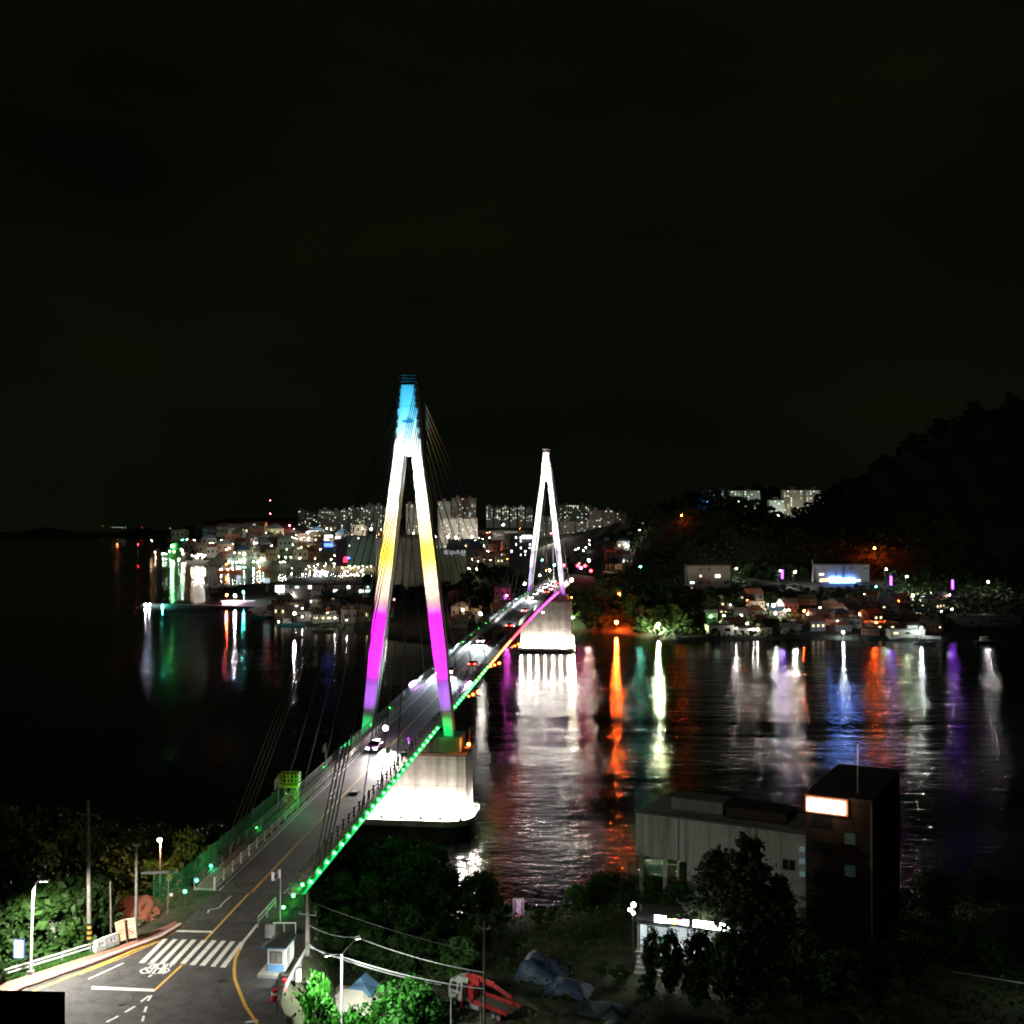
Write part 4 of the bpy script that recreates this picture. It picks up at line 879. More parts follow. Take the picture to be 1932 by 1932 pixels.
# twin arm lamp
tb = ground_at(645.5, 93); tt = at(645, 1800, 93); r = empty('street_lamp', tb, 'white twin arm lamp post between the bright green bushes', 'street lamp'); MB().tube([tb - Vector((0, 0, .3)), tt], .12, 8, .09).build('pole', steel_white, r)
for (u, v, Y), nm in (((674, 1769, 95.8), 'arm'), ((617, 1801, 90.2), 'arm')):
    e = at(u, v, Y); MB().tube([tt, e], .05, 6).build(nm, grey_steel, r); MB().box(e, (.5, .32, .14), .6).build('lamp_head', grey_steel, r); MB().box(e - Vector((0, 0, .09)), (.4, .26, .04), .6).build('lens', lamp_lens, r)
    light('SPOT', e - Vector((0, 0, .2)), 5500 if u > 645 else 6500, (.93, 1, .93), e + (Vector((2.4, 2.8, -6)) if u > 645 else Vector((-1.2, 3.4, -6))), size=.15, angle=100 if u > 645 else 145, blend=.8, parent=r)
# aerial cables
wirem = mat('pale cable sheath', (.55, .56, .55), .4)
def cable(pts, label, rr=.035):
    P = [at(*p) for p in pts]; mb = MB()
    for a, b_ in zip(P[:-1], P[1:]): mb.tube([a.lerp(b_, i / 10) - Vector((0, 0, .35 * 4 * (i / 10) * (1 - i / 10))) for i in range(11)], rr, 5)
    tag(mb.build('power_cable', wirem, loc=P[0]), label, 'cable')
cable([(581, 1780, 98), (648, 1806, 99), (914, 1866, 100)], 'lowest bright cable from the concrete pole to the brown pole', .05)
cable([(582, 1786, 98), (832, 1858, 103)], 'second bright cable ending above the truck cab', .055)
cable([(582, 1745, 98), (672, 1768, 103), (914, 1835, 100)], 'upper cable passing the raised lamp arm', .035)
cable([(582, 1700, 98), (914, 1800, 100)], 'highest faint cable over the dark shrubs', .02)
# cream and blue roofed house
p = ground_at(668, 103); hz = at(668, 1888, 103).z - p.z
r = house((p.x, p.y, p.z), 4.6, 5.2, hz, -.25, white_wall, cream_roof, 'low house with cream lower roof and blue gable between green bushes', 'hip', 1.0)
o = Vector(p); mb = MB(); z = hz + .62
mb.add([(o.x + a, o.y + b_, o.z + c_) for a, b_, c_ in ((-.9, -.2, z), (1.9, -.2, z), (1.9, 2.4, z), (-.9, 2.4, z), (.5, .6, z + 1.35), (.5, 1.8, z + 1.35))], [(0, 1, 4), (1, 2, 5, 4), (2, 3, 5), (3, 0, 4, 5), (3, 2, 1, 0)]); mb.build('gable', blue_roof, r)
# crane truck
tp_ = ground_at(915, 104); r = empty('crane_truck', tp_, 'pale cab truck with a folded red crane boom under the brown pole', 'truck'); r.rotation_euler = (0, 0, math.radians(140)); O = Vector(tp_)
cabm = mat('pale cab paint', (.32, .33, .29), .5, var=.12); crane_red = mat('red crane paint', (.36, .018, .016), .6, var=.25)
def tb_(x0, x1, y0, y1, z0, z1, mb=None, t=1.0):
    mb = mb or MB(); mb.hexa([O + Vector(v) for v in ((x0, y0, z0), (x1, y0, z0), (x1, y1, z0), (x0, y1, z0), (x0, y0 * t, z1), (x1 - (1 - t) * .9, y0 * t, z1), (x1 - (1 - t) * .9, y1 * t, z1), (x0, y1 * t, z1))]); return mb
mb = tb_(2.0, 3.7, -1, 1, .7, 1.55); tb_(2.0, 3.7, -1, 1, 1.55, 2.45, mb, .86); tb_(1.5, 3.0, -.8, .8, 2.45, 2.8, mb, .8); cab = mb.build('cab', cabm, r)
for y, nme in ((1.005, 1), (-1.005, -1)):
    s_ = 1 if y > 0 else -1; mb = MB(); mb.hexa([O + Vector(v) for v in ((2.7, s_ * .97, 1.6), (3.5, s_ * .97, 1.6), (3.5, s_ * 1.0, 1.6), (2.7, s_ * 1.0, 1.6), (2.75, s_ * .88, 2.3), (3.3, s_ * .88, 2.3), (3.3, s_ * .91, 2.3), (2.75, s_ * .91, 2.3))]); mb.build('window', dark_glass, cab)
    mb = MB(); mb.hexa([O + Vector(v) for v in ((2.2, s_ * .97, 1.6), (2.5, s_ * .97, 1.6), (2.5, s_ * 1.0, 1.6), (2.2, s_ * 1.0, 1.6), (2.25, s_ * .88, 2.3), (2.45, s_ * .88, 2.3), (2.45, s_ * .91, 2.3), (2.25, s_ * .91, 2.3))]); mb.build('window', dark_glass, cab)
    MB().box(O + Vector((2.95, s_ * 1.006, 1.25)), (1.0, .012, .12)).build('door_stripe', dark_steel, cab)
tb_(3.62, 3.72, -.8, .8, 1.6, 2.2).build('windscreen', dark_glass, cab)
tb_(-3.6, 2.0, -.45, .45, .6, .85).build('chassis', dark_steel, r)
tb_(-3.6, 1.0, -1.0, 1.0, .88, 1.0).build('bed', mat('dark bed', (.08, .07, .06), .8), r)
for s_ in (1, -1): tb_(-3.6, .9, s_ * 1.0 - .05, s_ * 1.0 + .05, .95, 1.3).build('side_rail', crane_red, r)
tb_(1.15, 1.75, -.35, .35, .85, 2.6).build('crane_column', crane_red, r)
mb = MB(); tb_(.4, 2.1, -.4, .4, 2.35, 2.95, mb)
mb.tube([O + Vector((1.6, 0, 2.9)), O + Vector((-1.2, 0, 2.75))], .30, 4); mb.tube([O + Vector((-1.0, 0, 2.75)), O + Vector((-3.4, .1, 2.15))], .25, 4); mb.tube([O + Vector((-3.4, .1, 2.2)), O + Vector((-3.7, .1, 1.5))], .15, 4); mb.build('crane_boom', crane_red, r)
for x in (1.9, -2.9):
    for s_ in (1, -1): mb = MB(); mb.tube([O + Vector((x, s_ * 1.1, .95)), O + Vector((x, s_ * 1.15, .05))], .07, 6); mb.build('outrigger', crane_red, r)
for x in (2.9, -1.9, -2.5):
    for s_ in (1, -1):
        wv = MB().tube([O + Vector((x, s_ * .75, .42)), O + Vector((x, s_ * 1.0, .42))], .42, 14).build('wheel', black_rubber, r); MB().tube([O + Vector((x, s_ * 1.0, .42)), O + Vector((x, s_ * 1.02, .42))], .22, 10).build('rim', grey_steel, wv)
tb_(-.2, 1.0, .75, 1.05, .45, .85).build('fuel_tank', grey_steel, r)
# blue tarpaulins
def tarp(u, Y, w, d, h, label, m, seed):
    p = ground_at(u, Y); g = np.random.default_rng(seed); N = 16; X, Yv = np.meshgrid(np.linspace(-1, 1, N), np.linspace(-1, 1, N)); ph = g.random(6) * 6
    Zv = np.clip(1.15 - np.maximum(np.abs(X) ** 3, np.abs(Yv) ** 3), 0, 1) * h * (.75 + .16 * np.sin(3 * X + ph[0]) + .12 * np.sin(5 * Yv + ph[1] + X * 2) + .06 * np.sin(11 * X + 7 * Yv + ph[2])) - .05
    mb = MB(); mb.add([(p.x + a * w / 2 * 1.0 + b_ * w * .12, p.y + b_ * d / 2 - a * w * .22, p.z + c_) for a, b_, c_ in zip(X.ravel(), Yv.ravel(), Zv.ravel())], [(i * N + j, i * N + j + 1, (i + 1) * N + j + 1, (i + 1) * N + j) for i in range(N - 1) for j in range(N - 1)])
    tag(mb.build('tarpaulin', m, loc=p, smooth=True), label, 'tarpaulin')
tarp_blue = mat('blue tarpaulin', (.03, .055, .10), .55, var=.35, scale=1.2, bump=.1); tarp_teal = mat('teal tarpaulin', (.035, .065, .075), .6, var=.35, scale=1.2, bump=.1); tarp_pale = mat('pale blue tarpaulin', (.07, .08, .14), .6, var=.4, scale=2.5, bump=.12)
tarp(1022, 112, 4.8, 4, 2.2, 'large blue tarpaulin heap behind the crane boom', tarp_blue, 1); tarp(1072, 108, 4.2, 3, 1.3, 'lower blue tarpaulin heap sloping away from the crane', tarp_blue, 2)
tarp(1135, 103.5, 4.8, 2.6, 1.1, 'teal tarpaulin stack in the dark yard', tarp_teal, 3); tarp(818, 98.5, 2.6, 2.0, .9, 'crumpled pale blue tarpaulin beside the bright bush', tarp_pale, 4); tarp(1180, 99, 4, 2.0, .7, 'thin teal tarpaulin strip nearest the bottom of the yard', tarp_teal, 5)
# vertical restaurant sign
Y = 133.0; a, b_ = at(967.5, 1738, Y), at(988.5, 1695, Y); r = empty('vertical_sign', (a.x + .7, Y, gz(a.x + .7, Y)), 'tall purple vertical sign with white Korean letters above the shrubs', 'sign')
cx_, cz_ = (a.x + b_.x) / 2, (a.z + b_.z) / 2; w_, h_ = b_.x - a.x, b_.z - a.z
MB().box((cx_, Y, cz_), (w_, .3, h_)).build('frame', mat('pink grey frame', (.5, .42, .44), .6), r)
MB().box((cx_ + .04, Y - .16, cz_ - .05), (w_ * .8, .04, h_ * .93)).build('panel', glow('purple panel', (.16, .055, .17), .55), r)
lw = glow('pale lettering', (1, .74, .78), .75); lr = glow('red lettering', (1, .22, .18), .7)
for ch, fz in (('장', .86), ('군', .66), ('도', .46)): text_mb(ch, .78, lambda x, y: Vector((cx_ + .04 + x, Y - .185, a.z + h_ * (fz - .03) + y * .78))).build('lettering', lw, r)
for ch, k, m in (('횟집', .25, lr), ('전문', .10, lw)): text_mb(ch, .44, lambda x, y: Vector((cx_ + .04 + x, Y - .185, a.z + h_ * k + y))).build('lettering', m, r)
MB().tube([(cx_, Y + .05, a.z), (cx_, Y + .05, gz(cx_, Y) - .3)], .12).build('post', grey_steel, r)
light('POINT', (cx_ + .9, Y - 2.2, a.z + 3.2), 120, (1, .85, .9), size=.3, parent=r)
# pale warehouse with stair tower
A = at(1200, 1533, 131); DX = Vector((.878, -.479, 0)); DB = Vector((.479, .878, 0)); A0 = Vector((A.x, A.y, 0)); zt = A.z; LW = 19.85
def WP(t, k, z): p = A0 + DX * t + DB * k; p.z = z; return p
def wbox(t0, t1, k0, k1, z0, z1): return MB().hexa([WP(t0, k0, z0), WP(t1, k0, z0), WP(t1, k1, z0), WP(t0, k1, z0), WP(t0, k0, z1), WP(t1, k0, z1), WP(t1, k1, z1), WP(t0, k1, z1)])
ware = mat('pale ribbed cladding', (.40, .42, .37), .8, var=.08, scale=.8)
r = empty('warehouse', WP(LW / 2, 5, 6), 'long pale warehouse with a corrugated roof shed behind the pines', 'building')
wbox(0, LW, 0, 9, 13.5, zt).build('wall', ware, r); wbox(6.2, LW, .3, 9, 2.0, 13.49).build('lower_wall', mat('lower wall', (.36, .37, .33), .85, scale=.6), r)
wbox(-.15, LW + .1, -.12, .25, zt, zt + .3).build('parapet', mat('dark coping', (.07, .07, .06), .8), r)
for t in (.3, 3.2): wbox(t, t + .4, .4, .8, 3, 13.5).build('column', concrete, r)
wbox(3.2, 9.5, 3.2, 7, zt - .4, zt + 1.5).build('roof_shed', mat('corrugated sheet', (.22, .25, .23), .6, scale=.4), r); wbox(10, 17, 3, 7.5, zt - .3, zt + 1.2).build('roof_tank', mat('dark tank', (.04, .03, .025), .8), r)
for t, z in ((10.6, 15.2), (12.6, 14.9), (17.3, 14.9)):
    fr = wbox(t, t + 1.5, -.06, -.01, z - .65, z + .65).build('window', mat('grey window frame', (.25, .26, .24), .5), r)
    for k in (0, 1): wbox(t + .08 + k * .72, t + .70 + k * .72, -.08, -.062, z - .55, z + .55).build('pane', dark_glass, fr)
mb = MB()
for i in range(int(LW / .62)):
    t = .3 + i * .62; q = wbox(t, t + .07, -.045, -.003, 13.55, zt - .02); mb.add(q.v, q.f)
mb.build('cladding_ribs', ware, r); weather(ware, streak=.9)
for t in (5.2, 14.3): wbox(t, t + .14, -.16, -.05, 2.5, zt).build('downpipe', mat('grey pipe', (.2, .2, .19), .6), r)
for t, z in ((8.2, 11.2), (11.2, 11.0), (16.0, 11.2)): wbox(t, t + 1.0, -.45, .28, z, z + .75).build('air_conditioner', mat('grey unit', (.32, .32, .30), .6), r)
for t, z in ((7.4, 8.6), (9.9, 8.6), (13.2, 8.6)): wbox(t, t + 1.5, .22, .29, z, z + 1.3).build('window', dark_glass, r)
r2 = empty('stair_tower', WP(LW + 3.5, 6, 6), 'dark brown tower block crowned by the glowing orange light bar', 'building'); ZT = 22.6
brown = mat('brown render', (.035, .022, .016), .85, var=.25, scale=.5)
T0, T1_ = LW + .02, LW + 7.05
def wb2(*a): return wbox(*a)
wb2(T0, T1_, 0, 17, 2, ZT).build('wall', brown, r2); wb2(T0 - .1, T1_ + .1, -.1, 17.1, ZT, ZT + .4).build('parapet', mat('dark coping', (.07, .07, .06), .8), r2)
wb2(T1_ - .1, T1_ + .05, -.15, -.102, 2, ZT).build('corner_trim', mat('pale trim', (.30, .29, .22), .8), r2)
weather(brown, joint=3.0, streak=.6)
for z in (20.2, 17.2, 14.2, 11.2, 8.2): wb2(T0 + .7, T0 + 2.9, -.05, -.004, z - .7, z + .7).build('window', dark_glass, r2)
for k in (3, 7.5, 12):
    for z in (20.2, 17.2, 14.2, 11.2): wb2(T1_ + .004, T1_ + .06, k, k + 2, z - .7, z + .7).build('window', dark_glass, r2)
wgl = glow('dim green window', (.35, .8, .6), .015, False); wgl2 = glow('dim cyan window', (.5, .9, .95), .12, False)
for z in (18.6, 15.2): wb2(T0 + 4.2, T0 + 5.3, -.06, -.01, z - .6, z + .6).build('window', wgl, r2)
for z in (16.9, 15.6, 14.2): wb2(T0 - .55, T0 - .02, -.5, -.1, z - .25, z + .2).build('balcony_light', wgl2, r2)
r3 = empty('rooftop_light', WP(LW + 2.4, -.3, 21.2), 'long glowing orange white light bar on the stair tower', 'light'); wb2(LW + .35, LW + 4.35, -.55, -.3, 21.25, 22.55).build('lens', glow('orange white bar', (1, .60, .36), 22), r3); wb2(LW + .1, LW + 4.6, -.29, -.11, 21.0, 22.8).build('housing', glow('orange halo glow', (1, .20, .06), .45), r3)  # housing made to glow in place of the bar's halo
r4 = empty('antenna_mast', WP(LW + 5.2, 2, ZT + .4), 'thin upright mast on the roof of the stair tower', 'antenna'); MB().tube([WP(LW + 5.2, 2, ZT + .4), WP(LW + 5.2, 2, 28.4)], .06, 6, .04).build('pole', steel_white, r4); MB().box(WP(LW + 5.2, 2, ZT + .5), (.4, .4, .2)).build('base', dark_steel, r4)
# lit shop
Q0 = at(1206, 1793, 114.5); SX = Vector((.93, -.36, 0)).normalized(); SB = Vector((.36, .93, 0)).normalized(); zf = Q0.z
def SP(t, k, z): p = Vector((Q0.x, Q0.y, 0)) + SX * t + SB * k; p.z = zf + z; return p
def sbox(t0, t1, k0, k1, z0, z1): return MB().hexa([SP(t0, k0, z0), SP(t1, k0, z0), SP(t1, k1, z0), SP(t0, k1, z0), SP(t0, k0, z1), SP(t1, k0, z1), SP(t1, k1, z1), SP(t0, k1, z1)])
r = empty('shop', SP(4, 2, -1.6), 'brightly lit shop with glowing sign strips behind the trees', 'shop')
shop_w = mat('shop white', (.7, .72, .72), .6, var=.05)
sbox(-.2, 9.2, 4.5, 4.7, 0, 3).build('back_wall', shop_w, r); sbox(-.2, 0, 0, 4.5, 0, 3).build('side_wall', shop_w, r); sbox(9.0, 9.2, 0, 4.5, 0, 3).build('side_wall', shop_w, r)
sbox(-.4, 9.4, -.3, 5, 3.0, 3.25).build('roof', mat('dark roof felt', (.025, .028, .025), .9), r); sbox(-.4, 9.4, -.4, 5, -1.8, -.01).build('plinth', concrete, r)
for i in range(4): sbox(0, 4.2, -.4 - .45 * (i + 1), -.4 - .45 * i, -1.8, -.35 * (i + 1) - .02).build('step', mat('pale steps', (.5, .5, .47), .8), r)
sbox(1.0, 4.4, -3.2, -3.0, -2.4, -1.85).build('planter', mat('red brick', (.36, .10, .06), .8), r)
fr = sbox(0, 3.0, -.02, .02, 2.7, 2.95).build('glass_frame', grey_steel, r)
for t in (0, 1.5, 3.0, 5, 7): sbox(t, t + .1, -.03, .03, 0, 2.95).build('mullion', grey_steel, r)
for t0, t1, z0, z1, c, s_ in ((1.75, 2.9, 3.3, 3.95, (.92, .97, 1), 12), (3.1, 3.5, 3.35, 3.7, (1, .9, .6), 6), (3.6, 4.0, 3.35, 3.8, (1, .85, .1), 8), (4.2, 4.5, 3.35, 3.75, (.7, .2, 1), 8), (4.6, 5.2, 3.35, 3.85, (.85, .8, 1), 8), (5.7, 8.9, 3.3, 3.95, (.93, 1, .95), 12), (9.0, 9.3, 3.35, 3.7, (.9, 1, .95), 6)):
    sbox(t0, t1, -.5, -.3, z0, z1).build('sign_panel', glow('sign %s' % str(c), c, s_ * 1.6), r)
for t in (1.2, 3.8, 6.6): sbox(t, t + 1.4, 1.5, 1.8, 2.85, 2.95).build('ceiling_light', glow('tube light', (.86, .97, 1), 80), r)
sbox(2.2, 2.7, -.12, -.05, .4, 1.7).build('sticker', glow('green sticker', (.1, 1, .3), .8), r)
p = SP(-.5, -.6, 4.6); r = empty('globe_lamp', SP(-.5, -.6, -1.8), 'three white globes on a dark post at the shop corner', 'lamp'); MB().tube([SP(-.5, -.6, -1.8), p], .09).build('post', dark_steel, r)
for dx, dz in ((.05, .25), (-.35, -.25), (.02, -.6)): MB().ball(p + Vector((dx, -.15, dz)), .24 if dz > 0 else .17, 10, 6).build('globe', glow('white globe', (.9, .93, 1), 40), r)
# pale rail at the bottom right, dark parapet at the bottom left
a, b_ = at(1795, 1833, 111), at(1990, 1865, 106.5); r = empty('handrail', a, 'pale pipe rail crossing the black bottom corner', 'railing'); MB().tube([a, b_], .06).build('rail', grey_steel, r)
for i in range(5):
    p = a.lerp(b_, i / 4); MB().tube([p, (p.x, p.y, gz(p.x, p.y) - .2)], .04).build('post', dark_steel, r)
light('POINT', a.lerp(b_, .5) + Vector((0, -3, 3)), 90, (.8, 1, .9), size=.4, parent=r)
tl = at(-260, 1862, 12.0); tr = at(123, 1871.5, 12.0); mb = MB(); mb.hexa([(tl.x, 12, 10.6), (tr.x, 12, 10.6), (tr.x * 1.19, 14, 10.6), (tl.x, 14, 10.6), (tl.x, 12, tl.z), (tr.x, 12, tr.z), (tr.x * 1.19, 14, tr.z - 1.2), (tl.x, 14, tl.z - 1.2)])
tag(mb.build('parapet_wall', mat('black stone', (.006, .006, .006), .95, spec=.1), loc=(tl.x, 13, 10.6)), 'black square corner of a near parapet', 'wall')
# ------------------------------------------------------------------ far shores
k_ = 0.6389
def fa(x, y): return ((400 + x / 4.83) * k_, (1580 + y / 4.83) * k_)
def fb(x, y): return ((750 + x / 4.6) * k_, (1480 + y / 4.6) * k_)
def fc(x, y): return ((2050 + x / 4.83) * k_, (1640 + y / 4.83) * k_)
def fd(x, y): return ((2400 + x / 4.83) * k_, (1640 + y / 4.83) * k_)
def fe(x, y): return ((1600 + x / 5.52) * k_, (1480 + y / 5.52) * k_)
def fg(x, y): return ((2424 + x / 3.22) * k_, (1400 + y / 3.22) * k_)
def hit_h(u, v, h, y0=500.0):
    d = ray(u, v); Y = np.concatenate([np.arange(y0, 1400, 2.0), np.arange(1400, 5200, 8.0)]); X = Y * d.x / d.y; Z = H + Y * d.z / d.y
    t = terr(X, Y); ok = np.nonzero((Z - t <= h) & (t > -2))[0]
    if len(ok) == 0: return None
    i = ok[0]; return Vector((X[i], Y[i], Z[i]))
PAL = {'w': (1, .93, .82), 'c': (.84, .97, 1), 'a': (1, .66, .34), 'o': (1, .085, .008), 'r': (1, .02, .03), 'g': (.10, 1, .16), 't': (.05, 1, .70), 'l': (.80, 1, .50), 'b': (.05, .22, 1), 'v': (.36, .04, 1), 'm': (1, .1, .8), 'n': (.75, 1, .75)}
CNAME = {'w': 'warm white', 'c': 'cool white', 'a': 'amber', 'o': 'deep orange', 'r': 'red', 'g': 'green', 't': 'teal green', 'l': 'lime white', 'b': 'blue', 'v': 'violet', 'm': 'magenta', 'n': 'pale green'}
LM = {}
def lamp(u, v, c, L_=600, r=.35, h=6, zone='in the harbour town', label=None, y=None, z0=None, name='street_lamp', cat='street lamp', arm=False):
    if zone == 'in the harbour town' and v > 1050 and label is None and name == 'street_lamp': name, cat, zone = 'quay_lamp', 'quay lamp', 'along the harbour quays'
    if y is None:
        p = hit_h(u, v, h)
        if p is None: return None
        b_ = Vector((p.x, p.y, tz(p.x, p.y)))
    else: p = at(u, v, y); b_ = Vector((p.x, p.y, z0 if z0 is not None else tz(p.x, p.y)))
    r = r * (.8 if zone in ('in the harbour town', 'along the harbour quays') else .62); hh = max(.6, round((p.z - b_.z) * 2) / 2); key = (c, L_, r, hh, arm)
    if key not in LM:
        mb = MB(); mb.cur = 0; mb.tube([(0, 0, -.6), (0, 0, hh)], .09, 5)
        if arm: mb.tube([(0, 0, hh), (.9, -.3, hh + .15)], .06, 5)
        mb.cur = 1; mb.ball((.9 if arm else 0, -.3 if arm else 0, hh), r, 8, 5); LM[key] = mb.mesh(name, [grey_steel, glow('lamp %s %g' % (c, L_), PAL[c], L_)])
    o = bpy.data.objects.new(name, LM[key]); C.objects.link(o); o.location = (p.x, p.y, p.z - hh)
    z_ = zone; tag(o, label or 'small %s lamp shining %s' % (CNAME[c], z_), cat, None if label else '%s lamps %s' % (CNAME[c], z_)); return o
# --- harbour town lights, measured
Wz = 'in the harbour town'
lamp(*fa(527, 155), 'g', 3000, 1.5, 9, label='brightest green beacon on the far harbour quay', cat='beacon', name='beacon')
lamp(*fa(675, 222), 'w', 900, .8, 7, label='broad warm floodlight right of the green beacon', name='floodlight', cat='floodlight'); lamp(*fa(655, 205), 'w', 700, .5, 8, Wz); lamp(*fa(700, 240), 'a', 600, .5, 5, Wz)
for x, y, c in ((565, 70, 'a'), (740, 62, 'l'), (840, 70, 'w'), (955, 62, 'w'), (1025, 68, 'w'), (1060, 64, 'w'), (1185, 72, 'w'), (1230, 68, 'a'), (1265, 84, 'w'), (1300, 86, 'w'), (1340, 108, 'w'), (1255, 108, 'a'), (1065, 114, 'n'), (1105, 112, 'n'), (1440, 120, 'a'),
                (1600, 122, 'w'), (1690, 108, 'l'), (1750, 116, 'w'), (1800, 116, 'w'), (1600, 28, 'w'), (1630, 60, 'a'), (1885, 25, 'l'), (1545, 152, 'w'), (285, 240, 'a'), (490, 235, 'l'), (550, 240, 'a'), (395, 270, 'n'), (435, 270, 'n'), (1090, 240, 'w'),
                (1255, 180, 'w'), (1342, 185, 'w'), (1475, 290, 'n'), (1735, 255, 'n'), (1740, 292, 'n'), (1860, 230, 'l'), (1810, 240, 'l'), (1550, 350, 'n'), (1080, 300, 'a'), (680, 272, 'w'), (620, 350, 'w'), (1360, 325, 'a'), (1525, 268, 'n'), (1550, 280, 'c')):
    lamp(*fa(x, y), c, 750, .42, 6, Wz)
for x, y in ((1300, 210), (1315, 232), (1330, 252), (1345, 272), (1352, 292)): lamp(*fa(x, y), 'n', 900, .5, 6, Wz)
for x, y in ((1335, 388), (1385, 388), (1440, 390), (1495, 388), (1550, 390), (1680, 382), (1740, 388), (1780, 372), (1820, 352), (1850, 300), (1890, 285), (1780, 330), (1835, 325)): lamp(*fa(x, y), 'n', 1100, .5, 6, Wz)
lamp(*fa(180, 75), 'o', 900, .7, 6, label='orange lamp on the far tip of the harbour coast'); lamp(*fa(232, 78), 'a', 500, .4, 6, Wz); lamp(*fa(670, 70), 't', 900, .5, 8, label='teal lamp above the green beacon'); lamp(*fa(35, 135), 'r', 500, .3, 4, y=1900, z0=0, label='tiny red light low on the open water', name='buoy', cat='buoy')
lamp(*fa(1425, 90), 'm', 900, .6, 8, label='pink lamp among the hillside row above the blue sign'); lamp(*fa(1770, 450), 'o', 900, .7, 5, label='orange lamp beside the marina entrance'); lamp(*fa(1685, 480), 'c', 700, .5, 5, Wz); lamp(*fa(1405, 455), 'a', 700, .4, 5, Wz)
for x, y, c, t in ((145, 990, 'c', 'leftmost white lamp'), (200, 1000, 'c', 'second white lamp from the left'), (385, 1015, 't', 'teal green lamp nearer the breakwater tip'), (1045, 1020, 'w', 'first of three close white lamps'), (1150, 1022, 'w', 'middle of three close white lamps'), (1230, 1020, 'w', 'last of three close white lamps'), (1350, 1030, 't', 'teal green lamp below the pink pavilion')):
    lamp(*fa(x, y), c, 6000 if c == 't' else 3000, .34, 3.5, y=724, z0=1.6, label=t + ' on the breakwater', name='harbour_lamp', cat='harbour lamp')
lamp(*fa(1300, 855), 'o', 2600, .5, 6, y=735, z0=1.5, label='orange lamp left of the big white lamp over the pink pavilion'); lamp(*fa(1420, 865), 'c', 2400, .75, 6, y=735, z0=1.5, label='big white lamp over the pink pavilion'); lamp(*fa(1540, 812), 't', 900, .5, 6, y=745, z0=1.5, label='green lamp right of the pink pavilion')
for x, y, c in ((545, 375, 'c'), (365, 375, 't'), (165, 430, 'l'), (205, 445, 'l'), (260, 450, 'l'), (285, 462, 'l'), (185, 485, 'n'), (370, 465, 'l'), (410, 475, 'w'), (445, 515, 'w'), (525, 490, 'n'), (575, 462, 'l'), (545, 500, 'w'), (580, 510, 'w'), (610, 490, 'w'), (640, 515, 'a'), (660, 470, 'w'), (690, 462, 'w'),
                (690, 505, 'w'), (730, 515, 'w'), (760, 515, 'w'), (805, 495, 'a'), (805, 560, 'w'), (990, 375, 'w'), (1050, 385, 'w'), (1200, 362, 'w'), (1225, 358, 'w'), (1300, 350, 'w'), (1318, 340, 'w'), (1335, 412, 'w'), (1335, 450, 'a'), (1730, 385, 'w'), (1670, 475, 'a'), (1675, 345, 'n'), (1770, 343, 'n'), (1760, 532, 'n'),
                (945, 440, 'a'), (1255, 462, 'n'), (1130, 450, 'a'), (530, 592, 'n'), (620, 620, 'n'), (640, 610, 'l'), (672, 615, 'n'), (705, 622, 'n'), (730, 628, 'n'), (765, 635, 'n'), (790, 655, 'c'), (655, 655, 'n'), (900, 655, 'w'), (260, 575, 'a'), (445, 650, 'l'), (560, 745, 'a'), (660, 735, 'a'), (620, 775, 'w'), (830, 780, 'w'),
                (1050, 790, 'w'), (1195, 800, 'w'), (1490, 760, 'w'), (1600, 835, 'a'), (1510, 650, 'w'), (40, 570, 'w'), (65, 575, 'w'), (100, 572, 'w'), (5, 570, 'w'), (40, 705, 'n'), (45, 740, 'n'), (115, 690, 'n'), (265, 665, 'w'), (360, 825, 'n'), (390, 825, 'n'), (960, 880, 'a'), (1100, 850, 'a'), (1170, 868, 'a'), (1240, 862, 'a'), (1265, 875, 'a'),
                (1290, 880, 'a'), (1380, 870, 'a'), (1480, 880, 'a'), (1590, 885, 'a'), (1420, 892, 'w'), (750, 890, 'a'), (1110, 950, 'n'), (1480, 930, 'c'), (1275, 950, 'a'), (1090, 890, 'a'), (1200, 905, 'a'), (1320, 910, 'a'), (1360, 890, 'a'), (1535, 890, 'a'), (840, 960, 'c'), (870, 955, 'c'), (900, 962, 'c'), (935, 958, 'c'), (965, 962, 'c')):
    lamp(*fb(x, y), c, 800, .42, 5, Wz)
lamp(*fb(455, 485), 'r', 700, .5, 6, label='red lamp in the hillside row below the mast'); lamp(*fb(485, 330), 'r', 1500, .8, 9, label='large red lamp on the knoll right of the mast'); lamp(*fb(1210, 635), 'r', 500, .4, 6, label='small red lamp by the green tinted hall'); lamp(*fb(1500, 1215), 'w', 1300, 1.0, 5, label='large warm floodlit lamp right of the long white building'); lamp(*fb(660, 1225), 't', 900, .55, 4, label='cyan lamp before the long white building')
lamp(*fb(550, 1525), 'w', 1500, .5, 4, y=560, z0=1.0, label='white lamp above the moored work boat'); lamp(*fb(990, 1522), 'a', 900, .35, 4, label='warm lamp over the waterside house'); lamp(*fb(340, 1280), 'n', 500, .4, 4, Wz)
# radio mast
p = hit(510, 985); r = empty('radio_mast', p, 'radio mast with two red lights on the knoll', 'mast'); tp2 = at(510, 943, p.y)
MB().tube([p, tp2], .5, 5, .25).build('lattice', dark_steel, r)
for v in (944, 969): MB().ball(at(510, v, p.y - .6), .75).build('beacon', glow('lamp r 900', PAL['r'], 900), r)
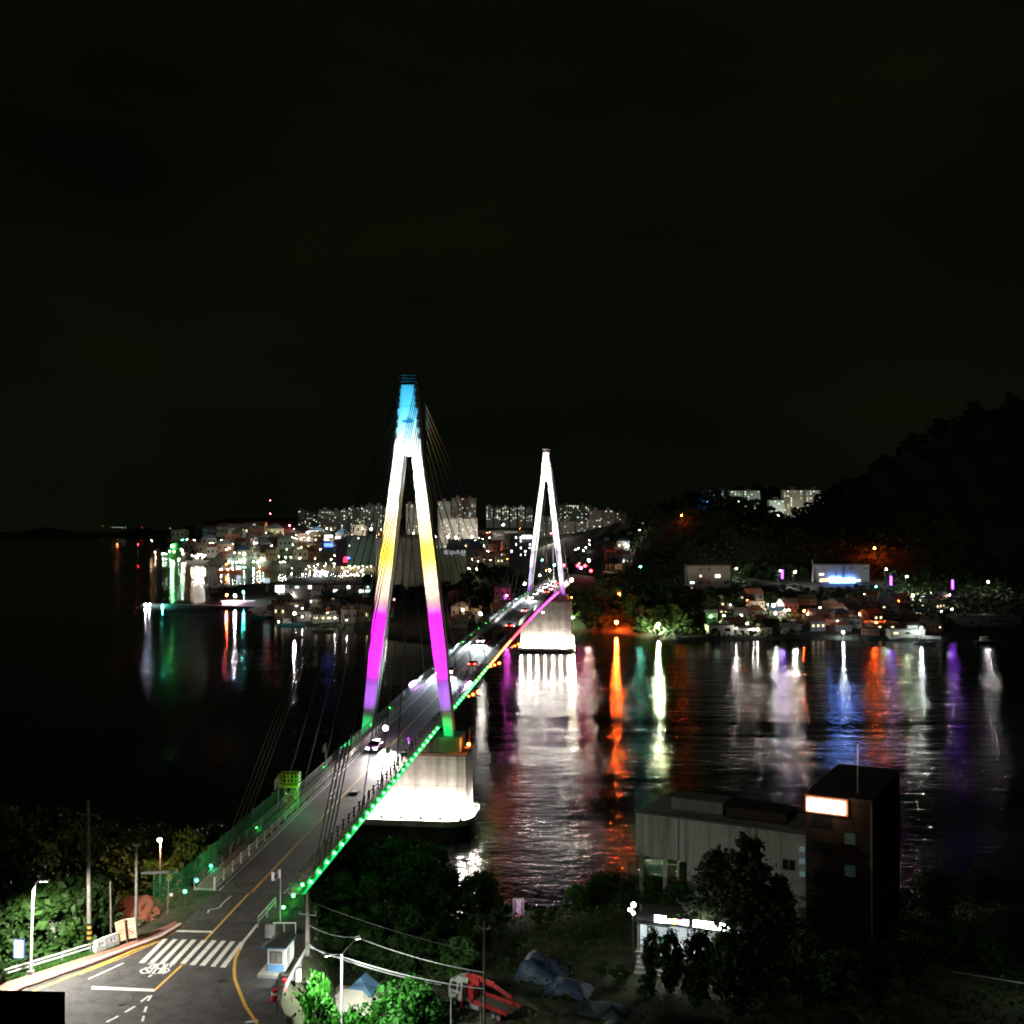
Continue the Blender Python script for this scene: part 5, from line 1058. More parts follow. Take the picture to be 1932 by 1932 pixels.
# far coast dots
for u, v, c in ((194, 992, 'o'), (212, 996, 'n'), (217, 995, 'w'), (222, 995.5, 'n'), (226, 995, 'n'), (231, 996, 'n'), (237, 995, 'w'), (268, 996, 'o'), (321, 996.5, 'w'), (325, 996.5, 'w'), (441, 996, 'w')):
    lamp(u, v, c, 25, .9, 4, y=5650, z0=20, zone='on the horizon coast')
def boat(p, L_, hd, label, group=None, mast=0, hullm=None, lampc=None, lampL=300):
    r = empty('boat', p, label, 'boat', group); r.rotation_euler = (0, 0, hd); o = Vector(p); W_ = L_ * .28; mb = MB(); sec = []
    for t, k, z in ((-.5, .75, .9), (-.2, 1, .8), (.2, .95, .9), (.42, .45, 1.2), (.5, .03, 1.35)):
        x = L_ * t; w = W_ / 2 * k; zz = z * L_ * .1; sec.append([(o.x + x * .96, o.y - w * .6, o.z - .3), (o.x + x * .96, o.y + w * .6, o.z - .3), (o.x + x, o.y + w, o.z + zz), (o.x + x, o.y - w, o.z + zz)])
    vs = [q for s_ in sec for q in s_]; fs = [(0, 1, 2, 3), (16, 19, 18, 17)] + [(i * 4 + j, i * 4 + 4 + j, i * 4 + 4 + (j + 1) % 4, i * 4 + (j + 1) % 4) for i in range(4) for j in range(4)]
    mb.add(vs, fs); mb.build('hull', hullm or bw, r)
    mb = MB(); mb.box((o.x - L_ * .12, o.y, o.z + L_ * .16), (L_ * .3, W_ * .6, L_ * .17), 0, .9); mb.build('cabin', wpaint, r)
    MB().box((o.x - L_ * .02, o.y, o.z + L_ * .19), (L_ * .11, W_ * .62, L_ * .05)).build('window', dark_glass, r)
    if mast: MB().tube([(o.x - L_ * .05, o.y, o.z + L_ * .2), (o.x - L_ * .05, o.y, o.z + mast)], .09, 5).build('mast', grey_steel, r); MB().tube([(o.x - L_ * .05 - 1.2, o.y, o.z + mast * .85), (o.x - L_ * .05 + 1.2, o.y, o.z + mast * .85)], .07, 4).build('crossarm', grey_steel, r)
    if lampc: MB().ball((o.x - L_ * .1, o.y - .2, o.z + L_ * .3), .35).build('deck_lamp', glow('lamp %s %g' % (lampc, lampL), PAL[lampc], lampL), r)
    return r
dark_hull = mat('dark hull', (.06, .09, .12), .5); red_hull = mat('orange hull', (.5, .14, .05), .5); teal_hull = mat('teal hull', (.05, .22, .22), .5)
for i in range(15):
    p = atz(392 + i * 8.3 + R.uniform(-2, 2), 1109 + R.uniform(-2, 2.5), 0); boat(p, R.uniform(11, 15), R.uniform(1.2, 1.9), 'masted fishing boat moored in the dim jetty row', 'fishing boats along the jetty', R.uniform(10, 15), dark_hull if i % 3 else bw)
for i in range(14):
    p = atz(548 + i * 11.4, 1091 + R.uniform(-2, 2.5), 0); boat(p, R.uniform(9, 13), R.uniform(1.3, 1.8), 'white boat moored in the brightly lit marina', 'white boats in the marina', R.uniform(5, 9) if i % 2 else 0, bw, 'c' if i in (2, 4, 5, 6, 9) else ('a' if i in (11, 13) else None), 700)
boat(atz(380, 1062.5, 0), 42, 0.1, 'large brilliantly lit ship at the far quay', None, 9, bw, 'w', 500)
for u, v, c in ((362, 1048, 'a'), (369, 1049, 'w'), (376, 1046, 'w'), (380, 1046, 'w'), (386, 1048, 'w'), (383, 1051, 'w'), (372, 1052, 'w')): lamp(u, v, c, 700, .7, 6, y=1560, z0=1, zone='on the deck of the large lit ship', name='deck_lamp', cat='deck lamp')
b_ = boat(atz(432, 1079, 0), 30, 0.05, 'long boat with orange lit deck off the marina', None, 8, red_hull, 'o', 1500); lamp(*fa(1220, 490), 'w', 1300, .5, 5, y=1262, z0=1, zone='on the orange lit boat', name='deck_lamp', cat='deck lamp'); lamp(*fa(1318, 490), 'a', 1500, .6, 5, y=1262, z0=1, zone='on the orange lit boat', name='deck_lamp', cat='deck lamp')
boat(atz(500, 1166, 0), 17, 3.2, 'white bowed work boat with blue deck moored at the peninsula', None, 5, teal_hull); boat(atz(548, 1180, 0), 15, 0.1, 'teal hulled boat moored below the crane shed', None, 3, teal_hull); boat(atz(612, 1192, 0), 13, .15, 'low pale boat anchored off the peninsula point', None, 0, bw)
boat(atz(222, 1030, 0), 14, .3, 'small ship with red orange light far out at sea', None, 10, dark_hull, 'o', 1800)
boat(atz(1862, 1213, 0), 12, .2, 'dark skiff lying off the right hand seawall', None, 0, dark_hull); boat(atz(1745, 1215, 0), 10, 0.0, 'low boat beside the pale slipway', None, 0, bw)
# breakwater
A_, B_ = atz(272, 1143, 0), atz(486, 1149, 0); mb = MB(); dd = (B_ - A_).normalized(); nn = Vector((-dd.y, dd.x, 0))
mb.hexa([A_ - nn * 5 + Vector((0, 0, -2)), B_ - nn * 5 + Vector((0, 0, -2)), B_ + nn * 5 + Vector((0, 0, -2)), A_ + nn * 5 + Vector((0, 0, -2)), A_ - nn * 3 + Vector((0, 0, 1.6)), B_ - nn * 3 + Vector((0, 0, 1.6)), B_ + nn * 3 + Vector((0, 0, 1.6)), A_ + nn * 3 + Vector((0, 0, 1.6))])
tag(mb.build('breakwater', mat('dark rock', (.004, .004, .004), .9, var=.4, scale=.5, bump=.3), loc=A_), 'low dark breakwater reaching out from the harbour', 'breakwater')
# --- buildings
lit_ms = [glow('window %d' % i, c, L_, False) for i, (c, L_) in enumerate((((.80, 1, .82), 2.6), ((1, .92, .70), 2.2), ((.72, 1, .92), 1.6), ((.9, 1, .75), 3.6), ((1, .72, .4), 1.8)))]
wq = {}
def win_mesh(m):
    if m.name not in wq: wq[m.name] = MB().add([(-.5, 0, -.5), (.5, 0, -.5), (.5, 0, .5), (-.5, 0, .5)], [(0, 1, 2, 3)]).mesh('window', m)
    return wq[m.name]
apt_ms = [mat('apartment render %d' % i, c, .85, var=.12, scale=.06) for i, c in enumerate(((.36, .37, .33), (.40, .36, .31), (.30, .33, .30), (.42, .38, .35)))]
dark_win = mat('unlit window', (.05, .055, .05), .3)
def block(u0, u1, vt, vb, Y, label, m=None, lit=.3, nmax=44, depth=14, core=True, group=None, wsize=None, cat='apartment block', name='apartment_block', sink=14, dark=True, ms=None):
    a, b_ = at(u0, vb, Y), at(u1, vt, Y); w = b_.x - a.x; h = b_.z - a.z; m = m or apt_ms[R.randrange(4)]; cx_ = (a.x + b_.x) / 2
    r = empty(name, (cx_, Y + depth / 2, a.z), label, cat, group); MB().box((cx_, Y + depth / 2, (a.z + b_.z) / 2 - sink / 2), (w, depth, h + sink)).build('wall', m, r)
    MB().box((cx_, Y + depth / 2, b_.z + .3), (w + .6, depth + .6, .6)).build('roof', dark_steel, r)
    if core:
        for t in ((.0,) if w < 26 else (-.25, .25)): MB().box((cx_ + t * w, Y + depth / 2, b_.z + 2.4), (min(6, w * .3), 5, 4)).build('stair_head', m, r)
    fl = max(2, int(h / 3.1)); cols = max(2, int(w / 4.2)); cells = [(i, j) for i in range(cols) for j in range(fl)]; R.shuffle(cells); n_lit = min(int(len(cells) * lit * (.8 if Y > 1600 else 1)), nmax); sz = wsize or (max(1.5, Y * .00075), max(1.2, Y * .0006))
    if w > 30 and dark:
        for t in range(1, max(2, int(w / 22))): MB().box((a.x + w * t / max(2, int(w / 22)), Y - .1, (a.z + b_.z) / 2), (1.6, .4, h * .98)).build('stair_strip', mat('dark stair strip', (.10, .10, .10), .8), r)
    for q, (i, j) in enumerate(cells[:n_lit + (min(20, len(cells) // 4) if dark else 0)]):
        o = bpy.data.objects.new('window', win_mesh(R.choice(ms or lit_ms) if q < n_lit else dark_win)); C.objects.link(o); o.parent = r
        o.location = (a.x + w * (i + .5) / cols - cx_, -depth / 2 - .12, h * (j + .5) / fl); o.scale = (sz[0] * R.uniform(.35, 1.25), 1, sz[1] * R.uniform(.6, 1.2))
    return r
AP = [(562, 573, 964, 1000, 2250, 'narrow slab apartment block at the left end of the skyline row'), (574, 599, 968, 1000, 2300, 'wide apartment block second in the left skyline row'), (601, 625, 962, 1003, 2200, 'tall pale apartment block third in the left skyline row'), (626, 656, 963, 1002, 2240, 'apartment block with many lit windows fourth in the left skyline row'),
      (657, 689, 958, 993, 2280, 'apartment block with a bright stair strip fifth in the left skyline row'), (690, 721, 953, 993, 2260, 'apartment block just left of the near tower leg'), (722, 742, 957, 996, 2300, 'apartment block partly behind the near tower left leg'),
      (766, 792, 951, 1004, 2100, 'apartment block framed between the near tower legs'), (826, 850, 946, 1012, 1950, 'slim apartment block right of the near tower right leg'), (852, 898, 940, 983, 2000, 'tallest apartment slab behind the near tower stays'), (831, 901, 979, 1012, 1800, 'lower apartment block below the tallest slab'),
      (1052, 1116, 953, 990, 2250, 'dark long apartment block right of the far tower top'), (1010, 1054, 975, 1010, 1950, 'grey apartment block between the far tower legs'), (1058, 1111, 984, 1030, 1750, 'grey grid fronted apartment block right of the far tower'), (1113, 1160, 963, 1016, 1900, 'brown apartment block with stepped roofline'), (1158, 1182, 968, 1016, 1960, 'brown apartment block at the right end of the stepped group'),
      (1118, 1156, 980, 1026, 1700, 'pale apartment block with green lit stairwell'), (1168, 1186, 990, 1030, 1650, 'short pink brown block near the hill foot'), (1191, 1205, 986, 1012, 1900, 'small block at the left foot of the wooded hill')]
for i, (u0, u1, vt, vb, Y, lb) in enumerate(AP): block(u0, u1, vt, vb, Y, lb, apt_ms[(2, 0, 0, 2, 0, 2, 0, 1, 0, 1, 3, 2, 0, 0, 1, 1, 3, 3, 0)[i]], (.2, .32, .3, .34, .3, .34, .3, .25, .1, .22, .25, .3, .3, .25, .12, .1, .3, .2, .3)[i])
for i in range(6): block(917 + i * 15, 930 + i * 15, 955 + (i % 2) * 3, 984, 2450, ('leftmost', 'second', 'third', 'fourth', 'fifth', 'sixth')[i] + ' block of the low dotted row left of the far tower', apt_ms[2], .5, 24)
block(1341, 1434, 926, 966, 1500, 'long apartment slab on the ridge left of the gap', apt_ms[2], .36, 60, wsize=(1.6, 1.3)); block(1478, 1557, 925, 990, 1520, 'broad apartment slab on the ridge right of the gap', apt_ms[1], .34, 75, wsize=(1.5, 1.3)); block(1452, 1480, 944, 992, 1500, 'stepped lower wing of the ridge slab right of the gap', apt_ms[2], .34, 30, wsize=(1.5, 1.3))
glow_w = glow('hall window', (.75, 1, .9), 1.0, False)
block(708, 816, 1015, 1108, 790, 'huge blank brown grey storehouse behind the near tower legs', mat('storehouse concrete', (.26, .24, .19), .9, var=.2, scale=.05), 0, 0, 24, False, cat='building', name='storehouse', dark=False)
rB = block(817, 880, 1037, 1106, 775, 'smaller storehouse with faint roof lettering beside the huge one', mat('storehouse concrete pale', (.30, .28, .24), .9, var=.2, scale=.05), .02, 4, 20, False, cat='building', name='storehouse', dark=False, ms=[glow_w])
p = at(858, 1043.5, 774.6); text_mb('여수수산', 4.2, lambda x, y: p + Vector((x, 0, y))).build('lettering', glow('faint letters', (.8, .85, 1), .8, False), rB)
block(655, 706, 1012, 1040, 1080, 'green tinted hall with a pale central column', mat('green hall', (.16, .26, .22), .8, scale=.05), .1, 5, 20, False, cat='building', name='hall', dark=True)
block(634, 655, 1020, 1042, 1120, 'dark maroon building left of the green tinted hall', mat('maroon wall', (.12, .06, .07), .85), 0, 0, 14, False, cat='building', name='building', dark=False)
block(530, 700, 1104, 1119, 735, 'long low white building along the inner harbour', white_wall, .3, 12, 9, False, cat='building', name='building', wsize=(3.0, 1.8))
block(961, 1004, 1011, 1050, 1080, 'dark hotel with scattered white lit windows left of the far tower', mat('hotel wall', (.13, .13, .15), .7), .42, 40, 14, False, cat='hotel', name='hotel', wsize=(1.5, 1.9), ms=[glow('hotel window', (.9, .95, 1), 5, False)])
block(1129, 1165, 1023, 1054, 1050, 'periwinkle blue building left of the hill foot', mat('periwinkle wall', (.28, .29, .52), .8, scale=.05), .15, 8, 16, True, cat='building', name='building')
block(1298, 1378, 1068, 1118, 640, 'four storey pale building with open galleries on the hillside', mat('pale villa', (.24, .23, .215), .8, scale=.1), .28, 16, 12, False, cat='building', name='building', wsize=(2.6, 1.5))
block(1543, 1640, 1066, 1101, 690, 'two storey building with a blazing blue white shop front', mat('pale villa', (.24, .23, .215), .8, scale=.1), .15, 8, 12, False, cat='building', name='building', wsize=(2.4, 1.4))
for nme, f0, f1, Y, c, L_, lb in (('shop_sign', fd(245, 410), fd(400, 320), 689, (.13, .30, 1), 80, 'left half of the blue white lit shop front'), ('shop_sign', fd(415, 412), fd(600, 335), 689, (.13, .30, 1), 80, 'right half of the blue white lit shop front'), ('shop_sign', fd(125, 375), fd(225, 330), 689, (1, .55, .3), 2.2, 'warm lit shop window left of the blue white front'),
                                 ('neon_sign', fb(955, 620), fb(1075, 570), 1100, (.05, .12, 1), 6, 'blue neon sign above the green tinted hall'), ('neon_sign', fb(1215, 830), fb(1265, 755), 1000, (1, .02, .05), 5, 'red neon sign over the marina'), ('neon_sign', fb(1266, 785), fb(1305, 760), 1000, (.1, .15, 1), 6, 'blue end of the red neon sign over the marina'),
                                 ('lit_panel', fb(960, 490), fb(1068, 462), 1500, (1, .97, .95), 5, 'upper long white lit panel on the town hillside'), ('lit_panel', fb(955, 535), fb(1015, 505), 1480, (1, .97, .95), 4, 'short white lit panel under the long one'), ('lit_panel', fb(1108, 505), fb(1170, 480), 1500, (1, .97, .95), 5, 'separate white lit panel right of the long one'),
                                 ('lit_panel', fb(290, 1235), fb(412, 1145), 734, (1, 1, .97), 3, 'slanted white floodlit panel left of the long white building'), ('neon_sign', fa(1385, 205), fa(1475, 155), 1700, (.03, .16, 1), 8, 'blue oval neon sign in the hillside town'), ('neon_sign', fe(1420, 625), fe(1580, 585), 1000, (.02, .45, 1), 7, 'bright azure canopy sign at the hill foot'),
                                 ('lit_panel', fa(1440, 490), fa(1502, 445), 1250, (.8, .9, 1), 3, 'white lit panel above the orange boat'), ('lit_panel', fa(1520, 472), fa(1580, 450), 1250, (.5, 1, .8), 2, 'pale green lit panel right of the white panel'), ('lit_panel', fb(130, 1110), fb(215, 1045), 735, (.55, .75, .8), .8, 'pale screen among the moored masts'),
                                 ('lit_panel', (985, 1016), (1004, 1010), 1078, (1, .98, 1), 6, 'glaring white roof sign of the dark hotel')):
    a, b_ = at(f0[0], f0[1], Y), at(f1[0], f1[1], Y); r = empty(nme, ((a.x + b_.x) / 2, Y, min(a.z, tz(a.x, Y))), lb, 'sign')
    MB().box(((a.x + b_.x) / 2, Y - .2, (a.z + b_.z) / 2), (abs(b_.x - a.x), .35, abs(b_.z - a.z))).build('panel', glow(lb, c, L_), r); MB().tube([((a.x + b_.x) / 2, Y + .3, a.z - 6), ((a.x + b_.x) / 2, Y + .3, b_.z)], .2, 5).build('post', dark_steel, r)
# pink lit pavilion on the breakwater root
block(1806, 1926, 1164, 1204, 545, 'dim green grey box building at the right end of the shore', mat('green grey block', (.20, .23, .19), .85, scale=.1), 0, 0, 14, False, cat='building', name='building', dark=False)
p = atz(447, 1141, .8); r = empty('pavilion', p, 'low pavilion washed in pink light at the breakwater root', 'pavilion'); MB().box((p.x, p.y + 3, 1.6), (19, 6, 2.6)).build('wall', white_wall, r); MB().box((p.x, p.y + 3, 3.2), (21, 8, .4)).build('roof', grey_wall, r)
for dx in (-7, 0, 6): light('POINT', (p.x + dx, p.y - 2.5, 2.4), 5200, (1, .12, .62), size=.3, parent=r)
# houses of the harbour town and the far shore
roofs = [terracotta, mat('grey tile roof', (.17, .17, .165), .8, scale=1.5), blue_roof, mat('white sheet roof', (.30, .30, .29), .7, scale=1)]; rn = ['terracotta', 'grey tiled', 'blue', 'white sheet']
walls = [mat('darkened white wall', (.26, .25, .23), .9, var=.3, scale=.3), mat('darkened grey wall', (.15, .145, .14), .9, var=.3, scale=.3), mat('darkened cream wall', (.24, .22, .16), .9, var=.3, scale=.3), mat('brick wall', (.17, .08, .06), .9, scale=2)]; wn = ['white', 'grey', 'cream', 'brick']; litw = glow('house window', (1, .78, .45), 2.2, False)  # wall colours darkened to keep the far houses dim at night
placed = []
def scatter(n_, ur, vr, zone, wr=(6, 11), tall=False, gap=9):
    c = 0; tries = 0
    while c < n_ and tries < n_ * 30:
        tries += 1; u, v = R.uniform(*ur), R.uniform(*vr); p = hit(u, v)
        if p is None or p.z < .6 or any((p.xy - q).length < gap * max(1, p.y / 900) for q in placed): continue
        if tall and p.y < 700: continue
        placed.append(p.xy.copy()); i, j = R.randrange(4), R.randrange(4); kd = R.choice(('gable', 'hip', 'flat', 'flat')); f_ = max(1, p.y / 1000)
        nm = wn[i] + (' flat roofed house ' if kd == 'flat' else ' house with %s roof ' % rn[j])
        house(p, R.uniform(*wr) * f_, R.uniform(6, 9) * f_, R.choice((3.0, 3.4, 5.4) if zone.startswith('on the right') else (3.2, 5.6, 6.2, 8.5)) * f_ * (.8 if not tall else 1.1), R.uniform(-.5, .5), walls[i], walls[i] if kd == 'flat' else roofs[j], nm + zone, kd, None, nm.strip() + 's ' + zone, 3, litw if R.random() < .22 else None, simple=True); c += 1
scatter(48, (520, 745), (1122, 1176), 'on the near peninsula'); scatter(16, (860, 985), (1120, 1185), 'below the bridge landing'); scatter(75, (330, 745), (1008, 1062), 'on the town hillside', (9, 15), True); scatter(26, (845, 985), (1015, 1080), 'in the town behind the storehouses', (9, 15), True); scatter(12, (1070, 1180), (1030, 1075), 'behind the far tower', (8, 13), True)
scatter(52, (1310, 1790), (1132, 1196), 'on the right hand shore', (6, 10), gap=7.5)
# lights of the right shore
Ez = 'on the right hand shore'
for f_, c, L_, r_, h, lb in ((fc(330, 180), 'w', 1500, .55, 8, 'street lamp directly above the four storey gallery building'), (fc(580, 185), 'w', 1500, .5, 8, 'street lamp just right of the gallery building'), (fc(1415, 235), 'w', 2200, .7, 9, 'brightest street lamp on the shore road beside lit trees'), (fc(1205, 218), 'c', 700, .35, 8, 'tiny cyan lamp left of the violet neon strip'),
                             (fd(1025, 195), 'c', 900, .45, 9, 'cool white lamp on an arm right of the shop front building'), (fd(905, 445), 't', 500, .4, 4, 'teal signal lamp right of the shop front building'), (fd(1320, 300), 'l', 1600, .5, 8, 'lime white lamp lighting the roadside tree'), (fd(1425, 570), 'w', 1500, .7, 3, 'brilliant lamp under the shore road wall'), (fd(1475, 525), 'w', 1300, .5, 4, 'small bright lamp on top of the shore road wall'),
                             (fd(735, 550), 'a', 600, .35, 4, 'warm lamp over an orange lit tree on the slope'), (fd(105, 745), 'a', 600, .35, 4, 'warm lamp over the orange lit terrace'), (fd(435, 1095), 'c', 1800, .45, 3, 'white lamp low on the waterside wall'), (fd(1550, 1035), 'c', 1300, .45, 6, 'tall white lamp at the head of the pale slipway'), (fd(905, 960), 'o', 1300, .55, 3, 'orange lamp glaring on the long low wall'),
                             (fg(1575, 1025), 'w', 1600, .5, 8, 'rightmost street lamp lighting a green tree'), (fg(1225, 1150), 'w', 900, .4, 4, 'white lamp at the top of the dark stairway'), (fg(1245, 1285), 'w', 900, .45, 3, 'white lamp at the foot of the dark stairway'), (fc(1130, 715), 'w', 1600, .9, 4, 'largest white floodlight among the shore houses'), (fc(1158, 825), 'w', 900, .4, 3, 'small white lamp beneath the largest floodlight'),
                             (fc(1300, 785), 'w', 1200, .5, 4, 'warm lamp lighting a cream terrace wall'), (fc(1355, 780), 'a', 700, .35, 4, 'smaller warm lamp beside the cream terrace wall'), (fc(1570, 790), 'o', 1000, .6, 4, 'orange lamp right of the cream terrace'), (fc(1745, 910), 'o', 500, .4, 3, 'orange lamp below the orange lit terrace'), (fc(425, 860), 'c', 1200, .4, 4, 'white lamp above the dark boat house roofs'),
                             (fc(238, 870), 'g', 700, .5, 3, 'green lamp above the white boat house'), (fc(700, 978), 'o', 900, .5, 3, 'orange lamp against the brick wall by the boat house'), (fc(755, 975), 'w', 1200, .35, 4, 'white lamp right of the brick wall'), (fc(845, 1060), 'w', 900, .3, 3, 'first of two small lamps right of the white hut'), (fc(905, 1055), 'w', 900, .3, 3, 'second of two small lamps right of the white hut')):
    lamp(*f_, c, L_ * .95, r_, h, Ez, lb, arm=h >= 8)
for u, v, c, L_, r_, h, lb in ((1168, 1122, 'o', 3600, 1.0, 6, 'orange lamp higher on the wooded bank right of the far pier'), (1163, 1174, 'o', 3200, 1.0, 5, 'orange lamp lower on the wooded bank near the water'), (1242, 1178, 'l', 5600, .8, 4, 'lime white lamp lighting bushes at the water edge'), (1081, 1165, 'l', 1500, .55, 5, 'lime lamp just right of the far pier'), (1650, 1034, 'o', 2000, .75, 6, 'orange lamp glowing inside the dark wooded slope'), (1286, 972, 'o', 700, .6, 6, 'orange lamp near the crest of the left wooded hill'),
                               (1334, 946, 'b', 900, .5, 5, 'tiny blue light on the crest beside the ridge slab'), (1238, 962, 'w', 500, .22, 5, None), (1228, 967, 'w', 500, .22, 5, None), (1220, 973, 'n', 500, .22, 5, None), (1212, 979, 'n', 500, .22, 5, None), (1208, 983, 'c', 500, .22, 5, None), (1468, 972, 'c', 1200, 1.0, 5, 'white floodlight at the left foot of the ridge slab'), (1500, 974, 'c', 900, .8, 5, 'white floodlight below the broad ridge slab'), (1486, 981, 'a', 900, .9, 5, 'amber floodlight in the gap between the ridge slabs'), (1496, 983, 'a', 900, .8, 5, 'second amber floodlight in the gap between the ridge slabs'),
                               (1445, 963, 'w', 700, .6, 5, 'small white lamp right of the long ridge slab'), (1783, 752, 'w', 300, .3, 4, 'left one of two faint lights high on the dark mountain'), (1803, 752, 'w', 300, .3, 4, 'right one of two faint lights high on the dark mountain')):
    lamp(u, v, c, L_, r_, h, 'on the left flank of the wooded hill', lb, y=1480 if 1440 < u < 1510 else None, z0=at(u, v, 1480).z - 6 if 1440 < u < 1510 else None)
for f_, lb in ((fc(1258, 270), 'violet neon strip left of the brightest shore lamp'), (fd(1117, 360), 'violet neon strip right of the shop front building'), (fg(1253, 1050), 'violet neon strip over the right end of the shore road')):
    p = hit_h(f_[0], f_[1], 8); r = empty('neon_pole', (p.x, p.y, tz(p.x, p.y)), lb, 'neon light', None); MB().tube([(p.x, p.y + .3, tz(p.x, p.y)), (p.x, p.y + .3, p.z + 2.4)], .12, 5).build('post', dark_steel, r); MB().box(p, (.9, .4, 5.0)).build('tube', glow('violet neon', (.33, .03, 1), 20), r)
p = hit(fc(1690, 375)[0], fc(1690, 375)[1]); r = empty('antenna_mast', p, 'slender white mast beside the shop front building', 'mast'); MB().tube([p, at(fc(1690, 60)[0], fc(1690, 60)[1], p.y)], .45, 6, .15).build('pole', steel_white, r)
# shore road wall
def wall_run(pts, hgt, label, m, name='retaining_wall', th=.5):
    P = [hit(*q) for q in pts]; mb = MB()
    for a, b_ in zip(P[:-1], P[1:]): mb.hexa([(a.x, a.y, a.z - 3), (b_.x, b_.y, b_.z - 3), (b_.x, b_.y + th, b_.z - 3), (a.x, a.y + th, a.z - 3), (a.x, a.y, a.z + hgt), (b_.x, b_.y, b_.z + hgt), (b_.x, b_.y + th, b_.z + hgt), (a.x, a.y + th, a.z + hgt)])
    tag(mb.build(name, m, loc=P[0]), label, 'wall')
wall_run([(1428, 1103), (1492, 1107), (1545, 1112), (1600, 1112), (1656, 1114), (1700, 1119), (1788, 1126), (1882, 1136), (1990, 1146)], .9, 'long pale parapet along the shore road', concrete)
wall_run([fd(150, 1005), fd(540, 1030), fd(940, 1035), fd(1500, 1055)], 3.2, 'long low wall lit orange above the water', mat('plastered wall', (.42, .36, .30), .85, scale=.3))
wall_run([(1275, 1206), (1340, 1200), (1400, 1199)], .8, 'pale low sea wall before the white boat house', concrete); wall_run([(1690, 1200), (1740, 1205), (1775, 1209)], 1.2, 'pale slipway edge under the tall white lamp', concrete)
p = hit(*fc(360, 1130)); house(p, 12, 8, 4.6, .05, white_wall, roofs[1], 'white boat house standing at the water edge', 'flat', simple=True); p = hit(*fc(735, 1135)); house(p, 8.5, 6, 3.2, -.05, white_wall, roofs[1], 'small white hut with one dark window by the water', 'gable', 1.1, simple=True); p = hit(*fc(560, 1090)); house(p, 10, 6, 5, 0, walls[3], terracotta, 'brick house glowing orange between boat house and hut', 'gable', 1.6, simple=True)
p = hit(*fd(1320, 1165)); house(p, 16, 6, 3.6, 0, wall_cream, roofs[1], 'low waterside shed with a lit doorway by the slipway', 'flat', None, None, 3, litw, simple=True); p = hit(*fb(990, 1640)); house(p, 14, 7, 4, 0, wall_cream, roofs[1], 'warm lit waterside house with white window frames', 'flat', None, None, 4, litw, simple=True)
# pavilion with curved roof
p = hit(1168, 1078); r = empty('pavilion', p, 'traditional open pavilion with dark roof and warm lit columns', 'pavilion'); a, b_ = at(fe(1010, 1060)[0], 1060 * 0, p.y) if False else at(1157 - 23, 1075, p.y), at(1157 + 23, 1075, p.y); Yp = p.y; cxp = (a.x + b_.x) / 2 + 1; hw = (b_.x - a.x) / 2
ze = at(1160, 1064, Yp).z; zr = at(1160, 1053, Yp).z; zb = at(1160, 1079, Yp).z
mb = MB(); mb.add([(cxp - hw, Yp - 3, ze + .5), (cxp, Yp - 3, ze), (cxp + hw, Yp - 3, ze + .5), (cxp + hw, Yp + 5, ze + .5), (cxp, Yp + 5, ze), (cxp - hw, Yp + 5, ze + .5), (cxp - hw * .45, Yp + 1, zr), (cxp + hw * .45, Yp + 1, zr)], [(0, 1, 7, 6), (1, 2, 7), (2, 3, 7), (3, 4, 6, 7), (4, 5, 6), (5, 0, 6), (5, 4, 3, 2, 1, 0)]); mb.build('roof', mat('dark tile roof', (.06, .055, .06), .8), r)
for k in (-.72, -.4, .3, .66): MB().tube([(cxp + hw * k, Yp - 2, zb), (cxp + hw * k, Yp - 2, ze)], .35, 8).build('column', mat('red column', (.45, .2, .14), .6), r)
MB().box((cxp, Yp + 1, zb - .6), (hw * 1.8, 7, 1.2)).build('platform', concrete, r)
for k in (-.55, .5): light('POINT', (cxp + hw * k, Yp - .5, ze - 1.2), 2600, (1, .55, .32), size=.3, parent=r)
# signal lights and lamps round the bridge landing
def deck_lamp(u, v, c, L_, r_, y, lb, nm='signal_light', cat='signal light'):
    p = at(u, v, y); g_ = max(zdeck(min(y, 615)) if y < 640 else tz(p.x, y), -1); z0 = min(g_, p.z - 1); rr = empty(nm, (p.x, y, z0), lb, cat)
    MB().tube([(p.x, y + .25, z0), (p.x, y + .25, p.z)], .09, 6).build('post', dark_steel, rr); MB().box(p + Vector((0, .18, 0)), (r_ * 2.4, .2, r_ * 2.4)).build('housing', fx, rr); MB().ball(p, r_, 8, 5).build('lens', glow('lamp %s %g' % (c, L_), PAL[c], L_), rr)
for f_, c, L_, r_, y, lb in ((fe(590, 1052), 'r', 40, .8, 600, 'red signal light leftmost in the gantry trio'), (fe(640, 1090), 'm', 40, .7, 601, 'magenta signal light hanging under the gantry trio'), (fe(705, 1055), 'r', 40, .8, 602, 'red signal light rightmost in the gantry trio'), (fe(800, 1135), 'r', 40, .75, 610, 'red signal light standing lowest beside the road'), (fe(355, 1045), 'r', 90, .75, 590, 'red signal light touching the far tower right leg'),
                             (fe(205, 1040), 't', 260, .5, 588, 'teal signal light between the far tower legs'), (fe(8, 960), 't', 220, .45, 640, 'teal signal light left of the far tower'), (fe(1215, 890), 'r', 260, .6, 760, 'red light left one above the pavilion'), (fe(1355, 820), 'r', 260, .6, 860, 'red light right one above the pavilion'), (fe(1605, 1065), 't', 140, .5, 660, 'tall teal light against the green slope'), (fe(150, 525), 'r', 300, .8, 1500, 'red light on the roof behind the far tower')):
    deck_lamp(*f_, c, L_, r_, y, lb)
ZC = lambda x, y: ((1500 + x / 8.78) * k_, (1680 + y / 8.78) * k_)
